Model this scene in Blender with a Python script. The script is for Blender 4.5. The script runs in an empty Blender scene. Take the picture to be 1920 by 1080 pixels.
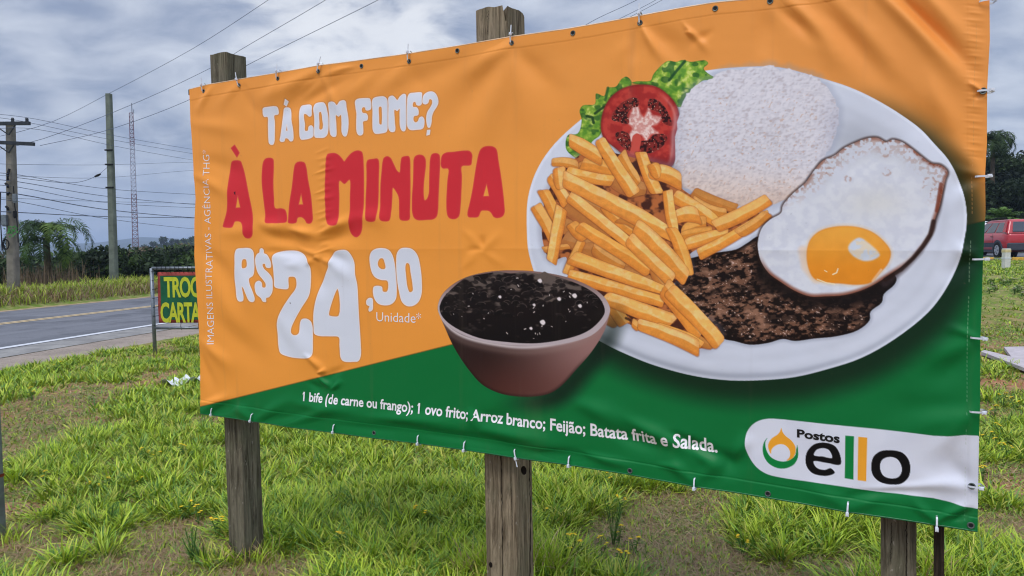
import bpy, bmesh, math, random
import numpy as np
from mathutils import Vector, Matrix

random.seed(7)
RNG = np.random.default_rng(11)
R = math.radians
scene = bpy.context.scene
COL = scene.collection

# ------------------------------------------------------------------ camera
FPX = 1350.0                      # focal length in units of a 1920 wide frame
_dn = np.array([0.0096, 0.9985, 0.054]); _dn /= np.linalg.norm(_dn)
ZC = np.array([-_dn[0], _dn[1], _dn[2]])        # world up seen from the camera
YC = np.array([0, 0, -1.0]); YC = YC - YC.dot(ZC) * ZC; YC /= np.linalg.norm(YC)
XC = np.cross(YC, ZC)
RW = np.array([XC, YC, ZC])                     # camera -> world
EYE = np.array([0.0, 0.0, 1.7])
cam_d = bpy.data.cameras.new('camera'); cam = bpy.data.objects.new('camera', cam_d); COL.objects.link(cam)
cam.matrix_world = Matrix([[*RW[0], EYE[0]], [*RW[1], EYE[1]], [*RW[2], EYE[2]], [0, 0, 0, 1]])
cam_d.sensor_width = 36.0; cam_d.lens = FPX / 1920 * 36; cam_d.clip_start = 0.05; cam_d.clip_end = 20000
scene.camera = cam
scene.cycles.filter_width = 1.15
scene.render.resolution_x = 1024; scene.render.resolution_y = 576

# ------------------------------------------------------------------ light
SUN_EL, SUN_AZ = R(58), R(208)                  # azimuth clockwise from +Y : behind the viewer, to the left
sun_d = bpy.data.lights.new('sun', 'SUN'); sun_d.energy = 1.35; sun_d.angle = R(22); sun_d.color = (1.0, 0.96, 0.9)
sun = bpy.data.objects.new('sun', sun_d); COL.objects.link(sun)
_sd = Vector((math.sin(SUN_AZ) * math.cos(SUN_EL), math.cos(SUN_AZ) * math.cos(SUN_EL), math.sin(SUN_EL)))
sun.rotation_euler = (-_sd).to_track_quat('-Z', 'Y').to_euler(); sun.location = _sd * 30
vs = scene.view_settings
vs.view_transform = 'Standard'; vs.look = 'None'; vs.gamma = 1.0; vs.use_curve_mapping = False; vs.exposure = 0.30

def lin(c):
    c = np.asarray(c, dtype=np.float64) / 255.0
    return np.where(c <= 0.04045, c / 12.92, ((c + 0.055) / 1.055) ** 2.4)
def L4(r, g, b, k=1.0):
    v = lin((r, g, b)) * k
    return (float(v[0]), float(v[1]), float(v[2]), 1.0)

class NT:                                        # tiny node-tree helper
    def __init__(s, tree): s.t = tree; s.n = tree.nodes; s.l = tree.links; s.n.clear()
    def node(s, kind, **kw):
        nd = s.n.new(kind)
        for k, v in kw.items():
            if hasattr(nd, k): setattr(nd, k, v)
        return nd
    def put(s, nd, key, v):
        inp = nd.inputs[key]
        if isinstance(v, bpy.types.NodeSocket): s.l.new(v, inp)
        else: inp.default_value = v
    def math(s, op, a, b=0.0, clamp=False):
        nd = s.node('ShaderNodeMath'); nd.operation = op; nd.use_clamp = clamp
        s.put(nd, 0, a); s.put(nd, 1, b); return nd.outputs[0]
    def smooth(s, v, a, b, c=0.0, d=1.0):
        nd = s.node('ShaderNodeMapRange'); nd.interpolation_type = 'SMOOTHSTEP'
        for i, x in enumerate((v, a, b, c, d)): s.put(nd, i, x)
        return nd.outputs[0]
    def mix(s, f, a, b, mode='MIX'):
        nd = s.node('ShaderNodeMix'); nd.data_type = 'RGBA'; nd.blend_type = mode
        s.put(nd, 0, f); s.put(nd, 6, a); s.put(nd, 7, b); return nd.outputs[2]
    def noise(s, vec, scale, detail=4, rough=0.55, dist=0.0):
        nd = s.node('ShaderNodeTexNoise')
        if vec is not None: s.put(nd, 'Vector', vec)
        s.put(nd, 'Scale', scale); s.put(nd, 'Detail', detail); s.put(nd, 'Roughness', rough); s.put(nd, 'Distortion', dist)
        return nd.outputs[0]
    def mapping(s, vec, scale=(1, 1, 1), loc=(0, 0, 0), rot=(0, 0, 0)):
        nd = s.node('ShaderNodeMapping'); s.put(nd, 0, vec); s.put(nd, 1, loc); s.put(nd, 2, rot); s.put(nd, 3, scale)
        return nd.outputs[0]

def ray(X, Y):
    X = np.asarray(X, float); Y = np.asarray(Y, float)
    d = np.stack([(X - 960) / FPX, (540 - Y) / FPX, -np.ones_like(X)], -1)
    return d @ RW.T

# ------------------------------------------------------------------ overcast sky
world = bpy.data.worlds.new('World'); scene.world = world; world.use_nodes = True
w = NT(world.node_tree)
sky = w.node('ShaderNodeTexSky'); sky.sky_type = 'NISHITA'; sky.sun_disc = False
sky.sun_elevation = SUN_EL; sky.sun_rotation = SUN_AZ; sky.dust_density = 2.0
tc = w.node('ShaderNodeTexCoord').outputs['Generated']
sp = w.node('ShaderNodeSeparateXYZ'); w.put(sp, 0, tc)
zz = w.math('MAXIMUM', sp.outputs[2], 0.0)
den = w.math('ADD', zz, 0.34)
cmb = w.node('ShaderNodeCombineXYZ')
w.put(cmb, 0, w.math('DIVIDE', sp.outputs[0], den)); w.put(cmb, 1, w.math('DIVIDE', sp.outputs[1], den))
n1 = w.noise(w.mapping(cmb.outputs[0], (1.5, 2.1, 1), (3.1, 1.4, 0)), 1.6, 3, 0.5, 0.3)
n2 = w.noise(w.mapping(cmb.outputs[0], (2.2, 3.0, 1), (7.1, 2.4, 0)), 2.6, 6, 0.55, 0.35)
nn = w.math('ADD', w.math('MULTIPLY', n1, 0.5), w.math('MULTIPLY', n2, 0.5))
f1 = w.smooth(nn, 0.36, 0.66)
c1 = w.mix(f1, L4(143, 157, 186), L4(212, 219, 233))
f2 = w.smooth(nn, 0.57, 0.74)
c2 = w.mix(w.math('MULTIPLY', f2, 0.85), c1, L4(226, 233, 246))
# veil of thinner, paler cloud low over the horizon
hz = w.smooth(sp.outputs[2], 0.0, 0.17, 0.75, 0.0)
c3 = w.mix(hz, c2, L4(188, 202, 231))
# the break in the cloud where the sky is brightest
gd = ray(655, 85); gd = gd / np.linalg.norm(gd)
dp = w.node('ShaderNodeVectorMath'); dp.operation = 'DOT_PRODUCT'
w.put(dp, 0, tc); dp.inputs[1].default_value = tuple(gd)
g1 = w.math('ADD', dp.outputs['Value'], w.math('MULTIPLY', w.math('SUBTRACT', n2, 0.5), 0.035))
gl = w.smooth(g1, 0.9875, 0.9998)
c4 = w.mix(w.math('MULTIPLY', gl, 0.85), c3, L4(247, 249, 253, 1.05))
# overcast skies are brighter overhead
up = w.smooth(sp.outputs[2], 0.40, 0.95, 0.81, 2.2)
bk = w.smooth(sp.outputs[1], -0.9, 0.1, 1.35, 1.0)
vm = w.node('ShaderNodeVectorMath'); vm.operation = 'SCALE'; w.put(vm, 0, c4); w.put(vm, 'Scale', w.math('MULTIPLY', up, bk))
sk = w.node('ShaderNodeVectorMath'); sk.operation = 'SCALE'; w.put(sk, 0, sky.outputs[0]); sk.inputs['Scale'].default_value = 0.10
fin = w.mix(0.90, sk.outputs[0], vm.outputs[0])
bg = w.node('ShaderNodeBackground'); w.put(bg, 0, fin); bg.inputs[1].default_value = 1.0
wo = w.node('ShaderNodeOutputWorld'); w.l.new(bg.outputs[0], wo.inputs[0])

# ------------------------------------------------------------------ helpers
def smst(x, a, b):
    t = np.clip((np.asarray(x, float) - a) / (b - a), 0, 1); return t * t * (3 - 2 * t)
def vnoise(x, y, seed=0):
    x = np.asarray(x, np.float64); y = np.asarray(y, np.float64)
    xi = np.floor(x).astype(np.int64); yi = np.floor(y).astype(np.int64); fx = x - xi; fy = y - yi
    def h(a, b):
        n = (a * 374761393 + b * 668265263 + seed * 974711) & 0xffffffff
        n = ((n ^ (n >> 13)) * 1274126177) & 0xffffffff
        return ((n ^ (n >> 16)) & 0xffff) / 65535.0
    ux = fx * fx * (3 - 2 * fx); uy = fy * fy * (3 - 2 * fy)
    return (h(xi, yi) * (1 - ux) + h(xi + 1, yi) * ux) * (1 - uy) + (h(xi, yi + 1) * (1 - ux) + h(xi + 1, yi + 1) * ux) * uy
def fbm(x, y, seed=0, o=4):
    s = 0; a = 0.5; t = 0
    for i in range(o):
        s = s + a * vnoise(x * 2 ** i, y * 2 ** i, seed + i * 17); t += a; a *= 0.5
    return s / t

RDIR = np.array([0.196, 0.981]); RNRM = np.array([0.981, -0.196])     # road direction, and its normal (to the viewer)
def roff(x, y): return x * RNRM[0] + y * RNRM[1]
def terrain(x, y):
    x = np.asarray(x, float); y = np.asarray(y, float)
    o = roff(x, y); q = 0.56 * x + 0.83 * y
    z = 1.15 * smst(q, 6, 36) * smst(x, -5, 10)
    z = z + 0.10 * smst(o, -9.4, -7.0) * (fbm(x * 0.35, y * 0.35, 5) - 0.5) * 1.2
    z = z - 0.03 * smst(-o, 9.0, 9.6)
    z = z + 0.42 * smst(-o, 19.4, 20.8) * (0.75 + 0.5 * fbm(x * 0.4, y * 0.4, 9)) 
    z = z - 5.0 * smst(-o, 23.5, 60) - 24.0 * smst(-o, 60, 600) * smst(y, 20, 400)
    r = np.hypot(x, y)
    # far wooded ridges
    az = np.degrees(np.arctan2(x, y))
    ridge = 56 * np.exp(-((r - 3100) / 900) ** 2) * (0.55 + 0.9 * fbm(az * 0.30, az * 0 + 3.0, 4, 4)) + 18 * smst(r, 900, 2600)
    mid = smst(az, -30.5, -21) * 15 * np.exp(-((r - 430) / 110) ** 2)
    mid2 = 21 * np.exp(-((r - 900) / 260) ** 2) * (0.7 + 0.6 * vnoise(az * 0.5, az * 0 + 7.0, 8)) * smst(-o, 60, 500)
    return z + ridge * smst(r, 1200, 2600) + mid + mid2
def tz(x, y): return float(terrain(x, y))
def ghit(X, Y):                                   # where a sight line meets the terrain
    d = ray(X, Y); d = d / np.linalg.norm(d)
    t = 1.0; p = EYE
    for i in range(4000):
        p = EYE + d * t
        h = p[2] - tz(p[0], p[1])
        if h < 0.002: break
        t += max(0.002, h * 0.35)
        if t > 4000: break
    return np.array([p[0], p[1], tz(p[0], p[1])])
def at(X, Y, depth):                              # point on a sight line at a horizontal depth
    d = ray(X, Y); return EYE + d * (depth / d[1])

def tag(o, label=None, cat=None, group=None, kind=None):
    if label: o['label'] = label
    if cat: o['category'] = cat
    if group: o['group'] = group
    if kind: o['kind'] = kind
    return o
def empty(name, loc=(0, 0, 0), rz=0.0):
    o = bpy.data.objects.new(name, None); o.location = loc; o.rotation_euler = (0, 0, rz); o.empty_display_size = 0.2
    COL.objects.link(o); return o
def mesh_np(name, V, F, mat, parent=None, smooth=False, cols=None, mi=None):
    """V (n,3); F (m,k) array or list of arrays; one mesh object"""
    V = np.asarray(V, np.float32)
    Fs = F if isinstance(F, list) else [F]
    Fs = [np.asarray(f, np.int32) for f in Fs if len(f)]
    me = bpy.data.meshes.new(name)
    me.vertices.add(len(V)); me.vertices.foreach_set('co', V.ravel())
    loops = np.concatenate([f.ravel() for f in Fs]); tot = np.concatenate([np.full(len(f), f.shape[1], np.int32) for f in Fs])
    st = np.concatenate([[0], np.cumsum(tot)[:-1]]).astype(np.int32)
    me.loops.add(len(loops)); me.loops.foreach_set('vertex_index', loops)
    me.polygons.add(len(tot)); me.polygons.foreach_set('loop_start', st); me.polygons.foreach_set('loop_total', tot)
    if smooth: me.polygons.foreach_set('use_smooth', np.ones(len(tot), bool))
    mats = mat if isinstance(mat, (list, tuple)) else [mat]
    for m in mats: me.materials.append(m)
    if mi is not None: me.polygons.foreach_set('material_index', np.asarray(mi, np.int32))
    if cols is not None:
        ca = me.color_attributes.new('Col', 'FLOAT_COLOR', 'POINT')
        c4_ = np.ones((len(V), 4), np.float32); c4_[:, :3] = cols; ca.data.foreach_set('color', c4_.ravel())
    me.update(calc_edges=True); me.validate()
    o = bpy.data.objects.new(name, me); COL.objects.link(o)
    if parent: o.parent = parent
    return o
class MB:                                          # collects shapes, builds ONE mesh
    def __init__(s): s.v = []; s.f = []; s.m = []; s.n = 0; s.mi = 0
    def add(s, V, F):
        for p in V: s.v.append(tuple(float(c) for c in p))
        for f in F: s.f.append([i + s.n for i in f]); s.m.append(s.mi)
        s.n += len(V)
    def box(s, c, d, M=None):
        x, y, z = d[0] / 2, d[1] / 2, d[2] / 2
        P = np.array([[-x, -y, -z], [x, -y, -z], [x, y, -z], [-x, y, -z], [-x, -y, z], [x, -y, z], [x, y, z], [-x, y, z]])
        if M is not None: P = P @ np.asarray(M).T
        s.add(P + np.asarray(c), [(0, 3, 2, 1), (4, 5, 6, 7), (0, 1, 5, 4), (1, 2, 6, 5), (2, 3, 7, 6), (3, 0, 4, 7)])
    def tube(s, pts, r, n=6, cap=True):
        pts = [np.asarray(p, float) for p in pts]; rs = r if isinstance(r, (list, tuple, np.ndarray)) else [r] * len(pts)
        rings = []
        for i, p in enumerate(pts):
            t = (pts[min(i + 1, len(pts) - 1)] - pts[max(i - 1, 0)]); t = t / (np.linalg.norm(t) + 1e-9)
            a = np.cross(t, [0, 0, 1.0]) if abs(t[2]) < 0.95 else np.cross(t, [1.0, 0, 0]); a /= np.linalg.norm(a); b = np.cross(a, t)
            for k in range(n):
                an = 2 * math.pi * k / n; rings.append(p + rs[i] * (math.cos(an) * a + math.sin(an) * b))
        F = [(i * n + k, i * n + (k + 1) % n, (i + 1) * n + (k + 1) % n, (i + 1) * n + k) for i in range(len(pts) - 1) for k in range(n)]
        if cap: F += [tuple(range(n))[::-1], tuple((len(pts) - 1) * n + k for k in range(n))]
        s.add(rings, F)
    def build(s, name, mat, parent=None, smooth=False):
        me = bpy.data.meshes.new(name); me.from_pydata(s.v, [], s.f)
        for m in (mat if isinstance(mat, (list, tuple)) else [mat]): me.materials.append(m)
        me.polygons.foreach_set('material_index', s.m)
        if smooth: me.polygons.foreach_set('use_smooth', [True] * len(s.f))
        me.update(); o = bpy.data.objects.new(name, me); COL.objects.link(o)
        if parent: o.parent = parent
        return o

def bsdf(nt, col, rough=0.6, spec=0.5, bump=None, bstr=0.3, bdist=0.01, metal=0.0, extra=None):
    b = nt.node('ShaderNodeBsdfPrincipled'); nt.put(b, 'Base Color', col); nt.put(b, 'Roughness', rough)
    nt.put(b, 'Specular IOR Level', spec); nt.put(b, 'Metallic', metal)
    if bump is not None:
        bn = nt.node('ShaderNodeBump'); nt.put(bn, 'Height', bump); bn.inputs['Strength'].default_value = bstr; bn.inputs['Distance'].default_value = bdist
        nt.l.new(bn.outputs[0], b.inputs['Normal'])
    if extra:
        for k, v in extra.items(): nt.put(b, k, v)
    o = nt.node('ShaderNodeOutputMaterial'); nt.l.new(b.outputs[0], o.inputs[0]); return b
def newmat(name):
    m = bpy.data.materials.new(name); m.use_nodes = True; return m, NT(m.node_tree)
def simple(name, col, rough=0.6, spec=0.5, metal=0.0, var=0.25, scale=8.0, bstr=0.15):
    m, n = newmat(name); t = n.node('ShaderNodeTexCoord').outputs['Object']
    nz = n.noise(t, scale, 5, 0.6)
    c = n.mix(n.smooth(nz, 0.3, 0.7), tuple([c * (1 - var) for c in col[:3]] + [1]), tuple([min(1, c * (1 + var)) for c in col[:3]] + [1]))
    bsdf(n, c, rough, spec, nz, bstr, 0.01, metal); return m
def colattr(name, rough=0.6, spec=0.3, transl=0.0):
    m, n = newmat(name); a = n.node('ShaderNodeAttribute'); a.attribute_name = 'Col'
    b = bsdf(n, a.outputs['Color'], rough, spec)
    if transl > 0:
        tr = n.node('ShaderNodeBsdfTranslucent'); n.l.new(a.outputs['Color'], tr.inputs[0])
        mx = n.node('ShaderNodeMixShader'); mx.inputs[0].default_value = transl
        n.l.new(b.outputs[0], mx.inputs[1]); n.l.new(tr.outputs[0], mx.inputs[2])
        out = [x for x in n.n if x.type == 'OUTPUT_MATERIAL'][0]; n.l.new(mx.outputs[0], out.inputs[0])
    return m
def wood(name, dark, lightc, grey=0.3):
    m, n = newmat(name); t = n.node('ShaderNodeTexCoord').outputs['Object']
    g = n.noise(n.mapping(t, (30, 30, 2.2)), 1.0, 9, 0.74, 1.3)
    fine = n.noise(n.mapping(t, (120, 120, 9)), 1.0, 5, 0.75, 0.8)
    blot = n.noise(t, 3.5, 5, 0.6)
    c = n.mix(n.smooth(g, 0.34, 0.66), dark, lightc)
    c = n.mix(n.math('MULTIPLY', n.smooth(fine, 0.48, 0.7), 0.55), c, tuple([x * 0.35 for x in dark[:3]] + [1]))
    c = n.mix(n.math('MULTIPLY', n.smooth(blot, 0.48, 0.68), grey), c, L4(104, 106, 84))
    spk = n.noise(n.mapping(t, (70, 70, 30)), 1.0, 3, 0.5)
    c = n.mix(n.math('MULTIPLY', n.smooth(spk, 0.66, 0.74), 0.5), c, L4(168, 160, 148))
    h = n.math('ADD', n.math('MULTIPLY', g, 0.7), n.math('MULTIPLY', fine, -0.6))
    bsdf(n, c, 0.92, 0.15, h, 0.55, 0.006); return m

M_steel = simple('galvanised_steel', L4(120, 126, 132), 0.45, 0.5, 0.6, 0.2, 20)
M_dark = simple('dark_metal', L4(46, 50, 56), 0.6, 0.4, 0.2, 0.3, 12)
M_wire = simple('cable_rubber', L4(84, 92, 112), 0.7, 0.3)
M_tie = simple('nylon_white', L4(214, 218, 226), 0.4, 0.5, 0, 0.08, 30)
M_black = simple('black_rubber', L4(24, 25, 28), 0.8, 0.3)
# ================================================================== BANNER
# plane of the sheet: vertical, turned 28 degrees to the line of sight
BH = -ray(-1586, 476); BH[2] *= 1.0; BH /= np.linalg.norm(BH)
BN = np.cross(BH, [0, 0, 1.0]); BN /= np.linalg.norm(BN)
BT = np.cross(BN, BH); BT = BT if BT[2] > 0 else -BT
def _hit(X, Y, p0):
    d = ray(X, Y); return EYE + d * (((p0 - EYE) @ BN) / (d @ BN))[..., None]
_p0 = EYE + np.array([0, 3.0, 0]); 
_wd = np.linalg.norm(_hit(1845, 500, _p0) - _hit(365, 470, _p0)); _p0 = EYE + np.array([0, 3.0, 0]) * 3.6 / _wd
if BN @ (EYE - _p0) < 0: BN = -BN
BO = _hit(1100, 470, _p0)                        # origin of sheet coordinates
def sheet(X, Y, off=0.0):                        # point of the (flat) sheet, moved off it towards the viewer's side
    return _hit(X, Y, _p0) + BN * np.asarray(off)[..., None] if np.ndim(off) else _hit(X, Y, _p0) + BN * off
def sheet_b(X, Y, back):                         # where a sight line meets the plane parallel to the sheet, `back` metres behind it
    return _hit(X, Y, _p0 - BN * back)
def st_of(P): q = P - BO; return q @ BH, q @ BT
def to_layout(P):
    c = (P - EYE) @ RW; return 960 + FPX * c[..., 0] / -c[..., 2], 540 - FPX * c[..., 1] / -c[..., 2]

TOP = [(355, 168), (390, 159), (450, 149), (522, 137.5), (597, 124), (680, 113), (767, 101), (860, 86), (960, 69), (1060, 55), (1130, 43), (1200, 30), (1285, 14), (1341, 5), (1411, -1), (1520, -14), (1660, -34), (1855, -60)]
BOT = [(377, 775), (475, 789), (540, 800), (627, 811), (700, 821), (785, 831), (872, 843), (968, 857), (1068, 871), (1182, 889), (1304, 911), (1380, 922), (1440, 932), (1590, 958), (1700, 974), (1833, 995)]
LEF = [(355, 168), (356.5, 215), (360, 270), (363.5, 330), (366.5, 372), (364.5, 420), (365, 480), (369.5, 545), (374, 620), (376, 700), (377, 775)]
RIG = [(1855, -60), (1856, 75), (1851, 165), (1850.5, 270), (1847, 328), (1848, 395), (1843, 486), (1841, 560), (1838, 633), (1837.5, 740), (1835, 830), (1834, 911), (1833, 995)]
def edge_st(pts):
    P = np.array(pts, float); s, t = st_of(sheet(P[:, 0], P[:, 1])); return s, t
def edge_fn(pts, axis):
    s, t = edge_st(pts); a = s if axis == 0 else -t; a0 = (a - a[0]) / (a[-1] - a[0])
    def f(u): return np.interp(u, a0, s), np.interp(u, a0, t)
    return f
fT, fB, fL, fR = edge_fn(TOP, 0), edge_fn(BOT, 0), edge_fn(LEF, 1), edge_fn(RIG, 1)
NU, NV = 1760, 900
uu = np.linspace(0, 1, NU); vv = np.linspace(0, 1, NV)
U, V = np.meshgrid(uu, vv)
def coons(i):
    T, B, L, Rr = fT(uu)[i], fB(uu)[i], fL(vv)[i], fR(vv)[i]
    return (1 - V) * T[None] + V * B[None] + (1 - U) * L[:, None] + U * Rr[:, None] - ((1 - U) * (1 - V) * T[0] + U * (1 - V) * T[-1] + (1 - U) * V * B[0] + U * V * B[-1])
SS, TT = coons(0), coons(1)
P0 = BO + SS[..., None] * BH + TT[..., None] * BT
LX, LY = to_layout(P0)                           # layout coordinates of the printed design
LX = LX.astype(np.float32); LY = LY.astype(np.float32)

# ---- folds, creases and sags of the vinyl (heights in mm; towards the viewer positive)
FOLDS = [  # x0,y0,x1,y1,width,height,(profile g gauss / k kink)
 (598,134,470,196,13,7,'g'),(600,140,520,215,9,-5,'g'),(604,138,640,230,9,4,'g'),(590,150,560,175,6,4,'g'),(660,126,600,142,6,4,'g'),
 (395,166,368,215,7,6,'g'),(452,156,400,210,10,4,'g'),(452,158,492,235,12,-4,'g'),(366,230,470,250,15,5,'g'),(380,300,470,335,18,-6,'g'),(368,330,440,370,11,6,'g'),
 (525,145,500,190,10,3,'g'),(640,150,500,236,12,-7,'g'),(700,140,620,200,14,4,'g'),(770,112,700,190,16,5,'g'),(765,112,800,185,18,-4,'g'),
 (960,80,868,150,16,9,'g'),(930,112,820,260,26,-9,'g'),(952,90,900,290,22,8,'g'),(890,90,740,175,22,-6,'g'),(962,80,1060,200,20,-5,'g'),(962,82,985,260,22,6,'g'),
 (1198,46,1250,120,10,8,'g'),(1200,48,1180,120,14,-6,'g'),(1204,50,1150,130,16,4,'g'),(1283,45,1330,100,7,6,'g'),(1285,60,1300,66,4,3,'g'),(1330,60,1280,90,10,-4,'g'),(1210,44,1330,150,24,-7,'g'),
 (1455,10,1560,95,14,-9,'g'),(1480,4,1600,140,20,10,'g'),(1525,0,1720,190,26,-10,'g'),(1555,-5,1760,230,24,9,'g'),(1630,-30,1838,178,17,12,'g'),(1662,-30,1842,150,13,-13,'g'),(1700,-40,1850,110,16,8,'g'),(1430,8,1440,120,22,-5,'g'),(1690,160,1790,300,30,-7,'g'),(1740,150,1820,290,22,6,'g'),
 (1840,330,1770,250,16,5,'g'),(1842,332,1778,310,9,3.5,'g'),(1842,338,1780,346,12,-4,'g'),(1842,340,1760,400,18,3,'g'),(1843,172,1812,152,5,5,'g'),(1845,172,1822,190,5,-4,'g'),
 (490,418,545,432,14,9,'g'),(545,432,600,440,9,11,'g'),(600,440,668,404,9,10,'g'),(505,440,590,470,16,-12,'g'),(600,458,680,430,14,-8,'g'),(420,440,500,420,16,5,'g'),(668,404,740,418,16,6,'g'),
 (574,497,588,484,6,4,'g'),(588,484,604,484,5,5,'g'),(604,484,622,498,6,4,'g'),(592,492,600,560,14,-6,'g'),(500,472,590,476,9,-6,'g'),(536,496,572,500,9,3,'g'),(610,470,662,500,10,-4,'g'),(614,492,668,528,12,4,'g'),(560,466,610,484,6,5,'g'),
 (870,432,905,468,9,2,'g'),(905,468,955,505,9,2,'g'),(868,500,905,468,9,2,'g'),(905,468,945,432,9,3,'g'),(905,468,905,440,6,-4,'g'),(905,468,870,468,6,-3,'g'),
 (380,468,470,560,18,-8,'g'),(430,500,530,640,24,8,'g'),(395,520,470,640,18,6,'g'),(470,540,560,680,26,-8,'g'),(385,640,440,700,12,8,'g'),(378,660,400,740,9,-6,'g'),(400,600,520,700,20,-5,'g'),(520,600,600,690,20,6,'g'),(378,755,430,745,6,4,'g'),
 (575,668,612,700,7,7,'g'),(596,700,612,692,4,8,'g'),(598,708,622,730,5,8,'g'),(622,730,640,712,5,7,'g'),(580,716,610,742,8,-6,'g'),(640,690,600,720,9,-5,'g'),
 (378,770,440,738,9,6,'g'),(400,776,470,745,9,-6,'g'),(475,787,430,752,10,7,'g'),(480,787,560,740,11,6,'g'),(500,790,590,775,9,-7,'g'),(540,792,640,762,10,7,'g'),
 (560,756,700,782,14,9,'g'),(700,782,900,800,14,11,'g'),(900,800,1060,838,15,11,'g'),(640,800,800,812,11,-9,'g'),(800,812,1000,846,11,-12,'g'),(1000,846,1120,862,11,-8,'g'),(880,770,900,802,12,7,'g'),(900,778,980,790,16,-5,'g'),
 (1085,758,1180,790,18,10,'g'),(1180,790,1300,842,15,11,'g'),(1300,842,1360,880,13,8,'g'),(1150,810,1260,850,15,-9,'g'),(1262,815,1360,862,11,-12,'g'),(1304,905,1240,850,12,6,'g'),(1304,905,1370,852,14,5,'g'),(1345,852,1400,880,16,-8,'g'),(1100,850,1200,880,9,6,'g'),(1240,870,1290,880,8,5,'g'),
 (1590,952,1500,905,15,5,'g'),(1590,952,1680,920,15,6,'g'),(1600,930,1760,905,12,-6,'g'),(1756,975,1700,930,10,6,'g'),(1756,975,1825,940,9,7,'g'),(1790,975,1828,955,7,-6,'g'),(1640,915,1800,905,9,6,'g'),
 (1832,633,1740,690,22,10,'g'),(1830,640,1720,740,26,-8,'g'),(1834,634,1770,610,9,5,'g'),(1829,770,1700,800,22,8,'g'),(1829,772,1640,760,24,-6,'g'),(1829,772,1730,860,20,7,'g'),(1825,911,1760,840,18,-6,'g'),(1825,911,1700,900,16,5,'g'),(1836,486,1760,520,16,-5,'g'),(1836,486,1780,455,12,5,'g'),
 (1380,860,1400,810,14,7,'g'),(1360,850,1370,905,14,-5,'g'),
]
for k in range(16):                              # the crinkled packing crease beside the word LA
    y = 282 + k * 12.5; FOLDS.append((592 + (k % 3) * 4, y + 5, 622 + (k % 2) * 7, y - 6 + (k * 7 % 5), 3.2 + (k % 3), 0.9 + .45 * ((k * 5) % 4), 'g'))
for k in range(22):                              # stitched hem puckers
    y = 10 + k * 13.5; FOLDS.append((1808 + (k % 2) * 5, y, 1850, y + 3, 3.2, .8 if k % 3 else -.7, 'g'))
def disp(X, Y):
    X = np.asarray(X, np.float32); Y = np.asarray(Y, np.float32)
    h = np.zeros(X.shape, np.float32)
    for (x0, y0, x1, y1, wd, hh, pf) in FOLDS:
        m = wd * 3
        k = (X > min(x0, x1) - m) & (X < max(x0, x1) + m) & (Y > min(y0, y1) - m) & (Y < max(y0, y1) + m)
        if not k.any(): continue
        x = X[k]; y = Y[k]; dx, dy = x1 - x0, y1 - y0; l = math.hypot(dx, dy)
        a = ((x - x0) * dx + (y - y0) * dy) / (l * l)
        d = ((x - x0) * dy - (y - y0) * dx) / l
        d = d + 0.12 * wd * np.sin(a * 5 + x0)
        tp = np.clip(1.0 - np.abs(a - 0.42) * 1.45, 0, 1); tp = tp * tp * (3 - 2 * tp)
        w2 = wd * (0.7 + 0.6 * np.clip(a, 0, 1))
        h[k] += 1.55 * hh * tp * np.exp(-(d / w2) ** 2)
    # packing creases: a straight horizontal one at half height, faint verticals
    yc = 468 + 2.0 * np.sin(X / 210.0); amp = 1.7 * smst(X, 600, 720) * (0.6 + 0.4 * np.sin(X / 130.0) ** 2) + 1.0
    h += amp * np.exp(-np.abs(Y - yc) / 16.0)
    for xc, am in ((905, 0.9), (1222, 0.6), (612, 1.2), (1560, 0.5)): h += am * np.exp(-np.abs(X - xc + (Y - 468) * 0.004) / 9.0)
    # broad billows, small ripples
    h += 16 * (fbm(X / 330.0, Y / 260.0, 21, 2) - 0.5) + 5.0 * (fbm(X / 95.0 + Y / 300.0, Y / 120.0 - X / 400.0, 33, 2) - 0.5)
    h += 0.5 * (vnoise(X / 17.0, Y / 15.0, 3) - 0.5)
    # hems: a doubled strip along top, bottom and right with its stitched step
    top = np.interp(X, [p[0] for p in TOP], [p[1] for p in TOP]); bot = np.interp(X, [p[0] for p in BOT], [p[1] for p in BOT])
    h += 1.5 * (1 - smst(Y - top, 21, 24)) + 1.5 * (1 - smst(bot - Y, 22, 26)) + 1.0 * smst(X, 1812, 1816) + 0.8 * (1 - smst(X, 369, 372))
    h -= 1.2 * np.exp(-((Y - top - 22) / 1.5) ** 2) + 1.2 * np.exp(-((bot - Y - 25) / 1.5) ** 2)
    e = np.minimum(Y - top, bot - Y)
    h = np.where(h < 0, h * (.35 + .65 * smst(e, 0, 60)), h)
    return np.maximum(h, -24.0) * 1e-3
DH = disp(LX, LY)
BP = P0 + DH[..., None] * BN

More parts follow.
